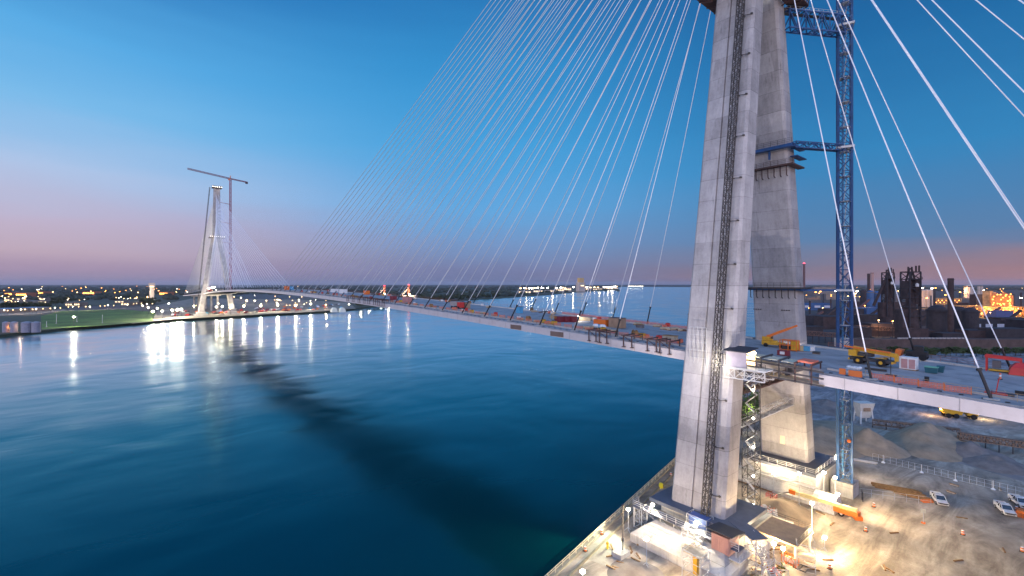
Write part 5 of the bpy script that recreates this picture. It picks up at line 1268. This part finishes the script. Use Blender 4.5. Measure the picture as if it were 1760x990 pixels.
# salt terminal right of centre
rnd = random.Random(33)
k = 0
for (u, w, h_) in ((902, 22, 14), (925, 16, 16), (945, 16, 14), (962, 14, 20), (975, 14, 26), (1010, 14, 18), (1027, 16, 12), (1045, 16, 16), (1058, 8, 12)):
    vb = 505.5-(u-900)*.05
    bldg(u-w/2, u+w/2, vb-1, h_, paleplant, '%s building of the lit dock terminal across the river' % ORD[k], 60, 'dock_building', wins=4); k += 1
A = Vector(G(998, 501)); t = thing('grain_silo', 'tall lit silo rising over the dock terminal across the river', 'silo', A); MB().bb((-30, -15, 0), (30, 15, 62)).build('shaft', paleplant, t); MB().bb((-20, -12, 62), (20, 12, 92)).build('headhouse', mat('gold_cladding', (.5, .33, .14), .7), t); MB().box((0, -15.3, 40), (30, .4, 6)).build('lit_band', E_pane, t)
for u in (905, 950, 985, 1030, 1052): p = G(u, 502.5-(u-900)*.03); lamp(None, (p[0], p[1], 40), 120000, (1, .72, .4), 3, name='dock_lamp')

# street and yard lamps: bulb + real lamp for the strongest
LP = {}
def lampthing(u, v, h, size, em, lb, grp, power=0, col=(1, .86, .6), r=None, up=0):
    p = G(u, v); key = (em.name, round(size, 1), round(h))
    if key in LP: t = copy_tree(LP[key], p, 0, lb, grp)
    else:
        t = thing('lamp_post', lb, 'lamp post', p, 0, grp); MB().tube((0, 0, 0), (0, 0, h), .15+size*.06, 5).build('pole', darksteel, t); MB().box((0, 0, h+size*.3), (size, size, size*.6)).build('lamp_head', em, t); LP[key] = t
    if power: lamp(None, (p[0], p[1]-1.0, h+3.5+size*.4), power, col, r or size*.5, name='yard_lamp')
    return t
EF = mat('far_lamp_white', (1, .9, .7), emit=22)
strong = [(263, 549, 300), (279, 548, 260), (296, 546, 300), (305, 545, 350), (312, 544, 280), (333, 537, 90), (372, 539, 120), (382, 538, 170), (396, 541, 70), (419, 537, 170), (448, 536, 190), (477, 535, 190), (508, 535.5, 80), (534, 532, 230), (255, 540, 60), (127, 561, 120), (270, 542, 60), (290, 531, 40), (600, 533, 25), (245, 536, 30)]
for k, (u, v, pw) in enumerate(strong):
    lampthing(u, v, 11, 1.5, E_white if pw > 100 else EF, ORD[k]+' strong white site lamp on the far bank counted from the tower left side', 'strong site lamps on the far bank', pw*260, (1, .88, .62), .6)
rnd = random.Random(77)
for k in range(26):
    u = 5+k*10.2+rnd.uniform(-4, 4); v = 541-(u*.055)+rnd.uniform(-1, 1); lampthing(u, v, 7, 1.0, E_warm if k % 3 else EF, 'small lamp along the pale road on the left far bank', 'road lamps on the left far bank', 9000 if k % 3 == 0 else 0, (1, .75, .45))
for k in range(90):
    u, v = rnd.choice([(rnd.uniform(0, 80), rnd.uniform(513, 526)), (rnd.uniform(100, 255), rnd.uniform(515, 522)), (rnd.uniform(400, 600), rnd.uniform(508, 518)), (rnd.uniform(300, 600), rnd.uniform(527, 533)), (rnd.uniform(420, 560), rnd.uniform(521, 524))])
    lampthing(u, v, 9, 1.6 if v < 519 else 1.0, rnd.choice([E_warm, E_warm, EF]), 'small warm lamp scattered across the far bank town', 'scattered town lamps on the far bank', 12000 if k % 4 == 0 else 0, (1, .7, .4))
for k in range(48):
    u = rnd.choice([rnd.uniform(0, 320), rnd.uniform(0, 600)]); v = rnd.uniform(493, 509); lampthing(u, v, 14, 3.2 if v > 499 else 6, rnd.choice([E_orange, E_orange, E_warm, EF]), 'tiny lamp on the dark plain towards the horizon', 'tiny lamps on the dark plain')
for k in range(38):
    u = rnd.uniform(885, 1062); v = 503.5-(u-900)*.03+rnd.uniform(-3, .8); lampthing(u, v, 22, 7, rnd.choice([E_white, E_warm, EF]), 'bright lamp of the dock terminal across the river', 'dock terminal lamps', 26000 if k % 3 == 0 else 0, (1, .75, .45), 2.5)
for k in range(9): lampthing(1080+k*3, 495, 20, 7, EF, 'lamp of the farthest riverside dock at the horizon', 'farthest dock lamps')
for k, u in enumerate((620, 634, 655, 668, 690, 705)): 
    p = G(u, 516); lamp(None, (p[0], p[1], 18), 60000, (1, .75, .5), 1.5, name='plant_lamp')
# parked cars and site clutter on far bank: coloured blocks with cabs
cp = None; rnd = random.Random(41)
ccm = [white, maroon, bluebox, orange, millgrey, red]
cps = {}
for k in range(90):
    u = rnd.uniform(296, 590); v = 545-(u-300)*.045-rnd.uniform(1, 9); j = rnd.randrange(6)
    if j not in cps:
        t = thing('parked_vehicle', 'parked works vehicle on the lit far bank site', 'vehicle', G(u, v), 0, 'works vehicles on the far bank site'); MB().side([(-3, .5), (3, .5), (3, 1.6), (1.4, 1.8), (.8, 2.8), (-3, 2.9)], -1.2, 1.2).build('body', ccm[j], t)
        m = MB(); [m.tube((x, -1.3, .5), (x, 1.3, .5), .5, 8) for x in (-2, 2)]; m.each('wheel', tyre, t); cps[j] = t
    else: copy_tree(cps[j], G(u, v), rnd.uniform(0, 6), 'parked works vehicle on the lit far bank site')
# lattice pylons on left bank
for k, (u, vb, vt) in enumerate(((97, 556, 540), (132, 553, 543), (176, 555, 541), (80, 562, 552))):
    p = G(u, vb); Yd = 51*F/(vb-488); h_ = (vb-vt)*Yd/F; t = thing('flag_mast', ORD[k]+' thin pale mast standing on the left far bank', 'mast', p, 0, 'thin masts on the left bank'); MB().tube((0, 0, 0), (0, 0, h_), .25, 5).build('pole', galv, t); MB().box((0, 0, .3), (1.5, 1.5, .6)).build('base', plinthc, t)
for k in range(40):
    u = 200+k*2.1; 
# ------------------------------------------------------------------ the steel mill at right
def vY(vb): return 51*F/(vb-488.0)
def cyl(u, vb, vt, w, mt, lb, name='chimney', cat='chimney', dome=False, rim=None, beacon=None, taper=1):
    p = G(u, vb); Yd = vY(vb); h_ = (vb-vt)*Yd/F; R = w/2*Yd/F*1.05
    t = thing(name, lb, cat, p)
    if dome: MB().lathe((0, 0, 0), [(R, 0), (R, h_-R*.8), (R*.85, h_-R*.35), (R*.5, h_-R*.1), (.1, h_)], 18).build('vessel', mt, t, smooth=False)
    else: MB().lathe((0, 0, 0), [(R, 0), (R*taper, h_)], 14).build('shaft', mt, t)
    MB().lathe((0, 0, (h_-R*.8 if dome else h_*.97)), [(R*1.12, 0), (R*1.12, R*.25)], 14).build('rim' if not dome else 'gallery', rim or rust2, t)
    if beacon: MB().box((0, 0, h_+R*.3), (R*1.2, R*1.2, R*.9)).build('beacon', E_red, t)
    return t
cyl(1634, 581, 478, 8, rust, 'tallest dark chimney stack standing before the steel mill')
cyl(1606, 535, 497, 3.2, rust2, 'short dark chimney behind the round vessels')
cyl(1493, 534, 470, 4, rust, 'dark thin chimney beside the blue silos')
cyl(1499, 522, 468, 4.5, mat('pink_stack', (.35, .22, .2), .8), 'pale pinkish chimney behind the dark thin chimney')
cyl(1382, 500, 453, 3.4, brick, 'distant red banded chimney with beacon right of the far leg', beacon=1)
cyl(1464, 503, 450, 3.4, brick, 'distant chimney with red beacon just right of the blue mast', beacon=1)
cyl(1484, 536, 497, 9, rust2, 'dark domed stove left of the blue silos', 'blast_stove', 'stove', True)
cyl(1496, 538, 499, 10, millblue, 'left blue silo of the steel mill', 'silo', 'silo', True, rim=millgrey)
cyl(1508, 538, 500, 11, millblue, 'right blue silo of the steel mill', 'silo', 'silo', True, rim=millgrey)
cyl(1611, 577, 524, 27, rust2, 'left large dark domed vessel behind the tall stack', 'gas_vessel', 'vessel', True)
cyl(1647, 572, 526, 22, rust2, 'middle large dark domed vessel right of the tall stack', 'gas_vessel', 'vessel', True)
cyl(1667, 576, 528, 22, rust2, 'right dark domed vessel of the steel mill', 'gas_vessel', 'vessel', True)
cyl(1665, 512, 488, 12, paleplant, 'faint grey round tower near the horizon', 'cooling_tower', 'tower', True)
cyl(1682, 512, 491, 4, paleplant, 'left of two slim grey towers near the horizon'); cyl(1687, 512, 491, 4, paleplant, 'right of two slim grey towers near the horizon')
for k, u in enumerate((1585, 1592, 1599)): cyl(u, 527, 497, 7.5, paleplant, '%s of three beige silos lit orange behind the furnace' % ['leftmost', 'middle', 'rightmost'][k], 'silo', 'silo', True, rim=paleplant)
for k, (u, w) in enumerate(((1358, 3.0), (1368, 3.2))): cyl(u+1, 503, 486 if k == 0 else 488, w*1.4, white, ['left', 'right'][k]+' small white tank tower on the horizon right of the far leg', 'tank_tower', 'tower')
def furnace(u, vb, vt, w, lb, conv):
    p = Vector(G(u, vb)); Yd = vY(vb); k = Yd/F; h_ = (vb-vt)*k; W_ = w*k; t = thing('blast_furnace', lb, 'blast furnace', p, -TH)
    MB().lattice((0, 0, 0), (0, 0, h_), W_*.62, 10, .9, .45, h=W_*.62).build('frame', rust2, t)
    MB().lathe((0, 0, 0), [(W_*.36, 0), (W_*.38, h_*.28), (W_*.30, h_*.42), (W_*.22, h_*.62), (W_*.12, h_*.72), (W_*.1, h_*.86)], 14).build('furnace_body', rust, t)
    m = MB(); 
    for j in range(7): z = h_*(.12+.13*j); m.bb((-W_*(.40-.01*j), -W_*.36, z), (W_*(.40-.01*j), W_*.36, z+.5))
    m.build('gallery', rust2, t)
    MB().rail([(-W_*.36, -W_*.36, h_*.9), (W_*.36, -W_*.36, h_*.9)], 2.2, 3, .25).build('top_rail', rust2, t)
    m = MB(); m.bb((-W_*.33, -W_*.2, h_*.62), (-W_*.1, W_*.3, h_*.88)); m.bb((W_*.08, -W_*.25, h_*.55), (W_*.33, W_*.2, h_*.9)); m.bb((-W_*.36, -W_*.3, h_), (W_*.36, W_*.3, h_+.8)); m.build('plant_house', rust, t)
    m = MB()
    for x in (-.3, -.1, .14, .32): m.tube((x*W_, -W_*.2, h_), (x*W_, -W_*.2, h_+random.uniform(2, 6)), W_*.025+.3)
    m.tube((-.3*W_, 0, h_*.85), (-.05*W_, 0, h_*1.06), W_*.05); m.tube((.3*W_, 0, h_*.85), (.05*W_, 0, h_*1.06), W_*.05); m.tube((.3*W_, -W_*.1, h_*.86), (.48*W_, -W_*.1, h_*.3), W_*.055); m.build('uptake_pipe', rust, t)
    m = MB(); m.bb((-W_*.55, -W_*.45, 0), (W_*.62, W_*.45, h_*.22)); m.bb((-W_*.62, -W_*.2, h_*.22), (-W_*.3, W_*.4, h_*.48)); m.build('cast_house', rust, t)
    m = MB(); m.lathe((W_*.1, -W_*.32, h_*.80), [(1.2, 0), (1.2, 2.2), (.1, 3)], 8); m.build('white_vent', mat('vent_white', (.6, .58, .56), .7), t)
    if conv: MB().bar((-W_*1.3, 0, h_*.42), (-W_*.1, 0, h_*.92), W_*.16).build('skip_bridge', rust, t)
    return t
furnace(1565, 590, 468, 30, 'big dark rusty blast furnace with truss top in front of the mill', False)
furnace(1526, 566, 469, 19, 'smaller rusty blast furnace with sloping skip bridge left of the big one', True)
# dark low structures
rnd = random.Random(8)
adj = ['soot dark', 'rusty', 'low black', 'brown', 'long', 'stepped', 'gabled', 'grey', 'pipe clad', 'square', 'old', 'shadowy']
k = 0
for (u, w, vb, h_, mt) in [(1405, 50, 533, 14, millblue), (1455, 60, 545, 12, rust2), (1400, 60, 560, 12, rust2), (1440, 50, 566, 14, rust), (1500, 44, 560, 13, rust2), (1520, 46, 578, 12, rust), (1478, 40, 580, 9, rust2), (1395, 40, 578, 9, rust2), (1590, 34, 588, 10, rust), (1640, 40, 592, 9, rust2), (1690, 50, 588, 10, rust), (1740, 60, 590, 12, rust2), (1700, 60, 572, 13, rust2), (1745, 50, 572, 15, rust), (1727, 30, 556, 16, mat('blue_hall', (.06, .08, .2), .7)), (1470, 26, 528, 12, rust), (1545, 24, 552, 26, rust), (1580, 30, 560, 18, rust2), (1435, 30, 515, 12, millgrey), (1690, 24, 527, 26, rust), (1705, 18, 531, 24, rust), (1655, 20, 530, 12, rust), (1420, 40, 506, 16, millgrey), (1510, 40, 545, 14, millblue), (1790, 60, 580, 16, rust2), (1800, 60, 545, 14, rust)]:
    bldg(u-w/2, u+w/2, vb, h_*vY(vb)/F*(.75 if vb > 540 else .8) if vb < 540 else h_, mt, '%s mill building, %s of the works seen right of the far leg' % (adj[k % 12], ORD[k] if k < 30 else ''), w*.5*vY(vb)/F, 'mill_building', roof=rust2 if mt is rust else None, wins=(3 if k in (12, 0) else 0), wm=mat('pale_pane', (.5, .5, .55), .4)); k += 1
mr_ = random.Random(61)
for k in range(14):
    u = [1392, 1415, 1428, 1475, 1515, 1541, 1585, 1600, 1622, 1650, 1676, 1696, 1742, 1755][k]; vb = mr_.uniform(520, 560); cyl(u, vb, vb-mr_.uniform(14, 30), mr_.uniform(1.6, 3), mr_.choice([rust, rust2, millgrey]), '%s slim steel stack among the mill roofs, counted from the far leg' % ORD[k])
for k in range(10):
    u = [1400, 1425, 1480, 1505, 1545, 1590, 1625, 1660, 1705, 1740][k]; vb = mr_.uniform(540, 585); A = Vector(G(u-12, vb)); B = Vector(G(u+14, vb-2)); t = thing('sloping_conveyor', '%s dark sloping gallery between the mill buildings, counted from the far leg' % ORD[k], 'conveyor', A)
    hh = mr_.uniform(8, 20); MB().bar(Vector((0, 0, 5)), B-A+Vector((0, 0, hh+6)), 2.6, 2.4).build('gallery', mr_.choice([rust, rust2, brick]), t); MB().bar((B-A)*.6, (B-A)*.6+Vector((0, 0, hh*.6+4)), .8).build('trestle', rust2, t)
for k in range(16):
    u = 1390+k*24; vb = mr_.uniform(536, 584); lampm = E_warm if k % 2 else E_orange
    p_ = G(u, vb); t = thing('plant_lamp', '%s small warm lamp on the dark mill yards, counted from the far leg' % ORD[k], 'lamp', p_, 0, 'warm lamps on the dark mill yards'); MB().tube((0, 0, 0), (0, 0, 16), .2, 5).build('pole', rust2, t); MB().box((0, 0, 16.3), (.8, .8, .5)).build('lamp_head', lampm, t); lamp(t, (0, -1, 15.6), 9000, (1, .6, .3), .4)
# pipe racks with orange light
for k, (u0, u1, vb, lb) in enumerate(((1640, 1700, 541, 'left orange lit pipe rack low in the mill'), (1685, 1760, 544, 'right orange lit pipe rack low in the mill'), (1600, 1650, 523, 'orange lit process deck behind the tall stack'), (1750, 1820, 544, 'rightmost orange lit pipe rack beyond the frame edge'))):
    A = Vector(G(u0, vb)); B = Vector(G(u1, vb)); t = thing('pipe_rack', lb, 'pipe rack', A); d = B-A; kk_ = vY(vb)/F
    MB().lattice(Vector((0, 0, 8)), d+Vector((0, 0, 8)), 8, 16, 1.4, .8, h=14).build('frame', mat('rack_ochre', (.4, .25, .1), .8), t)
    m = MB(); [m.tube(Vector((0, 0, z)), d+Vector((0, 0, z)), .9, 6) for z in (3, 6.5, 12)]; m.each('pipe', paleplant, t)
    m = MB(); n_ = 14
    for j in range(n_): m.box(d*((j+.5)/n_)+Vector((0, 0, 10 if j % 2 else 5)), (2.0, 2.0, 1.6), 0)
    m.build('lamp_head', E_orange, t)
# burning bright plant
A = Vector(G(1720, 532)); Yd = vY(532); kq = Yd/F
t = thing('lit_plant', 'orange glowing process plant with stepped towers at right', 'plant', A, -TH)
m = MB()
for (x0, x1, h_) in ((-19, -13, 32), (-13, -8, 30), (-7, -2, 24), (-2, 4, 27), (4, 9, 24), (9, 18, 26)): m.bb((x0*kq, 0, 0), (x1*kq, 14, h_*kq))
m.build('block', mat('gold_plant', (.5, .30, .14), .8, var=.5, scale=.12), t)
m = MB()
for j in range(9): m.lattice(((-18+4.3*j)*kq, -2, 0), ((-18+4.3*j)*kq, -2, (22+(j*7) % 9)*kq), 3, 8, .6)
m.build('scaffold', mat('gold_scaffold', (.35, .2, .1), .8), t)
m = MB()
for j in range(26): m.box((random.uniform(-18, 17)*kq, -4, random.uniform(4, 27)*kq), (1.6, .6, 1.4))
m.build('lamp_head', E_orange, t)
for x in (-17, -3, 12): lamp(t, (x*kq, -18, 14*kq), 30000, (1, .36, .08), 1.5)
orl = []
for k, (u, v, pw, c, em) in enumerate([(1593, 529, 130, (1, .45, .1), E_orange), (1602, 493+8, 240, (1, .7, .4), E_white), (1625, 520, 160, (1, .45, .12), E_orange), (1650, 512, 260, (1, .5, .2), E_orange), (1680, 520, 200, (1, .4, .1), E_orange), (1700, 545, 60, (1, .4, .1), E_orange), (1740, 545, 90, (1, .4, .1), E_orange), (1755, 528, 300, (1, .6, .25), E_white), (1402, 512, 300, (1, .4, .08), E_orange), (1410, 510, 160, (1, .5, .2), E_orange), (1425, 508, 150, (1, .8, .5), E_white), (1436, 509, 260, (1, .85, .55), E_white), (1473, 509, 280, (1, .85, .55), E_white), (1470, 516, 130, (1, .8, .4), E_warm), (1515, 520, 60, (1, .7, .4), E_warm), (1640, 546, 40, (1, .45, .15), E_orange), (1586, 500, 100, (1, .8, .6), E_white), (1608, 500, 100, (1, .6, .3), E_orange), (1690, 506, 100, (1, .7, .5), E_white)]):
    sz = 2.0*vY(v)/1000+.8
    lampthing(u, v, 20 if v < 530 else 12, round(sz, 1), em, ORD[k]+' bright lamp among the steel mill structures, counted from the vessels', 'steel mill lamps', pw*1500*max(1, vY(v)/1400), c, 2)
for k in range(50):
    u = rnd.uniform(1385, 1760); v = rnd.uniform(497, 520); lampthing(u, v, 16, 3.2 if v < 508 else 2.0, rnd.choice([E_orange, E_orange, E_warm]), 'tiny lamp scattered beyond the steel mill', 'tiny lamps beyond the steel mill')
# steam plumes are left to the haze; dock wall along the canal
t = thing('dock_wall', 'brown dock wall along the canal in front of the mill', 'dock wall', cw(330, 374)+(3,), -TH)
MB().bb((-55, -.6, -3.5), (500, 6, 6.5)).build('wall', mat('dock_brown', (.085, .055, .048), .9, var=.3, scale=.2), t); MB().bb((-66, -.8, -3.5), (-55.1, 6, 7)).build('end_pier', paleplant, t)
t = thing('gravel_barge_rack', 'row of pale sleepers stacked on the dock wall', 'stack', cw(345, 377)+(9.5,), -TH); m = MB()
for j in range(18): m.box((-30+j*3, 0, .5), (2.2, 1.6, .9))
m.build('sleeper', mat('pale_sleeper', (.35, .32, .3), .9), t)
for k, (u0, u1, vb, lb) in enumerate(((1386, 1440, 590, 'rusty truss conveyor behind the deck left of the blue mast'), (1470, 1540, 578, 'dark truss conveyor behind the yellow crane'))):
    A = Vector(G(u0, vb)); B = Vector(G(u1, vb)); t = thing('belt_conveyor', lb, 'conveyor', A); MB().lattice(Vector((0, 0, 9)), B-A+Vector((0, 0, 7)), 3, 14, .5, .3, h=3.4).build('truss', mat('conveyor_dark', (.12, .07, .055), .8), t); m = MB(); [m.bar((B-A)*j/5, (B-A)*j/5+Vector((0, 0, 8)), .5) for j in range(6)]; m.each('trestle', rust2, t)

# air
m = MB(); m.bb((-44000, -44000, -1.5), (46000, 46000, 262)); hz_ = m.build('haze', []); hz_['kind'] = 'stuff'
hm = bpy.data.materials.new('haze_air'); hm.use_nodes = True; hn = hm.node_tree
for n_ in list(hn.nodes):
    if n_.type == 'BSDF_PRINCIPLED': hn.nodes.remove(n_)
pv = hn.nodes.new('ShaderNodeVolumePrincipled'); pv.inputs['Density'].default_value = 2.6e-5; pv.inputs['Color'].default_value = (.86, .86, .95, 1); pv.inputs['Anisotropy'].default_value = .2
hn.links.new(pv.outputs[0], hn.nodes['Material Output'].inputs['Volume'])
hz_.data.materials.append(hm)
# ------------------------------------------------------------------ sky, sun, camera
w = bpy.data.worlds.new('World'); S.world = w; w.use_nodes = True; nt = w.node_tree; bg = nt.nodes['Background']
tc = nt.nodes.new('ShaderNodeTexCoord')
def dot(v):
    n = nt.nodes.new('ShaderNodeVectorMath'); n.operation = 'DOT_PRODUCT'; nt.links.new(tc.outputs['Generated'], n.inputs[0]); n.inputs[1].default_value = v; return n.outputs['Value']
def M_(op, a, b=None): return math_node(nt, op, a, b)
rv, fv, zv = dot((CT, -ST, 0)), dot((ST, CT, 0)), dot((0, 0, 1))
hl = M_('SQRT', M_('ADD', M_('ADD', M_('MULTIPLY', rv, rv), M_('MULTIPLY', fv, fv)), .0001))
t_ = M_('DIVIDE', rv, hl); f_ = M_('DIVIDE', fv, hl)
def ramp(fac, stops):
    r = nt.nodes.new('ShaderNodeValToRGB'); e = r.color_ramp.elements
    while len(e) < len(stops): e.new(.5)
    for el, (p, c) in zip(e, stops): el.position = p; el.color = (*lin(c), 1)
    nt.links.new(fac, r.inputs[0]); return r.outputs[0]
def mixc(f, a, b):
    x = nt.nodes.new('ShaderNodeMixRGB'); nt.links.new(f, x.inputs[0]); nt.links.new(a, x.inputs[1]); nt.links.new(b, x.inputs[2]); return x.outputs[0]
def mrange(x, a, b):
    n = nt.nodes.new('ShaderNodeMapRange'); n.interpolation_type = 'SMOOTHSTEP'; n.inputs[1].default_value = a; n.inputs[2].default_value = b; nt.links.new(x, n.inputs[0]); return n.outputs[0]
zc = M_('MAXIMUM', zv, 0)
nz = nt.nodes.new('ShaderNodeTexNoise'); nz.inputs['Scale'].default_value = 3; nz.inputs['Detail'].default_value = 4
mp = nt.nodes.new('ShaderNodeMapping'); mp.inputs['Scale'].default_value = (1, 1, 9); nt.links.new(tc.outputs['Generated'], mp.inputs[0]); nt.links.new(mp.outputs[0], nz.inputs['Vector'])
zc = M_('ADD', zc, M_('MULTIPLY', M_('SUBTRACT', nz.outputs['Fac'], .5), .05)); zc = M_('MAXIMUM', zc, 0)
LEFT = ramp(zc, [(0, (.60, .54, .64)), (.02, (.67, .58, .68)), (.055, (.75, .66, .73)), (.10, (.75, .69, .79)), (.17, (.68, .76, .89)), (.27, (.47, .72, .90)), (.36, (.34, .66, .88)), (.50, (.14, .45, .72))])
MID = ramp(zc, [(0, (.42, .45, .60)), (.03, (.44, .49, .66)), (.09, (.43, .57, .77)), (.16, (.36, .63, .85)), (.28, (.25, .61, .84)), (.42, (.18, .55, .79)), (.6, (.10, .38, .64))])
RIGHT = ramp(zc, [(0, (.60, .46, .46)), (.03, (.48, .46, .55)), (.08, (.32, .48, .66)), (.22, (.17, .50, .72)), (.40, (.09, .40, .63)), (.6, (.07, .28, .52))])
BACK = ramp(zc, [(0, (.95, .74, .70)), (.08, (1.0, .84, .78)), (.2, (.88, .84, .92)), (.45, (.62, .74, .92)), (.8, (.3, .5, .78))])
c1 = mixc(mrange(t_, -.78, -.08), LEFT, MID); c2 = mixc(mrange(t_, -.05, .6), c1, RIGHT); gm = M_('MULTIPLY', mrange(t_, .50, .80), M_('SUBTRACT', 1, mrange(zc, 0, .085)))
rgb = nt.nodes.new('ShaderNodeRGB'); rgb.outputs[0].default_value = (*lin((.78, .50, .42)), 1); c2 = mixc(M_('MULTIPLY', gm, .55), c2, rgb.outputs[0])
bs = nt.nodes.new('ShaderNodeVectorMath'); bs.operation = 'SCALE'; bs.inputs['Scale'].default_value = 2.3; nt.links.new(BACK, bs.inputs[0])  # unseen sky behind the camera, boosted to brighten the legs and cables
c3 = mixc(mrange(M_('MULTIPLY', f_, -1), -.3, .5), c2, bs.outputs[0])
# dusk atmosphere from the sky texture, added softly
sk = nt.nodes.new('ShaderNodeTexSky'); sk.sky_type = 'NISHITA'; sk.sun_disc = False; sk.sun_elevation = radians(1.0); sk.sun_rotation = radians(200); sk.air_density = 1; sk.ozone_density = 3
ad = nt.nodes.new('ShaderNodeMixRGB'); ad.blend_type = 'ADD'; ad.inputs[0].default_value = .05
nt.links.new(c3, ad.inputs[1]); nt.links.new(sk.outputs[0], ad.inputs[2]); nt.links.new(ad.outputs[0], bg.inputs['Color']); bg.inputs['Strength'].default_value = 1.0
L_ = bpy.data.lights.new('sun', 'SUN'); L_.energy = .45; L_.angle = radians(35); L_.color = (1, .84, .80)
so = bpy.data.objects.new('sun', L_); COL.objects.link(so)
dv_ = Vector((*cw(.75, 1), -.30)); so.rotation_euler = dv_.to_track_quat('-Z', 'Y').to_euler()

cam = bpy.data.cameras.new('camera'); co = bpy.data.objects.new('camera', cam); COL.objects.link(co)
co.location = (0, 0, HC); co.rotation_euler = (pi/2, 0, -TH); cam.sensor_width = 36; cam.lens = F/1760*36; cam.shift_y = -6.8/1760
cam.clip_start = 1; cam.clip_end = 90000; S.camera = co
S.view_settings.view_transform = 'Standard'; S.view_settings.look = 'None'; S.view_settings.exposure = 0; S.view_settings.gamma = 1
S.render.engine = 'CYCLES'
print('objects', len(bpy.data.objects))
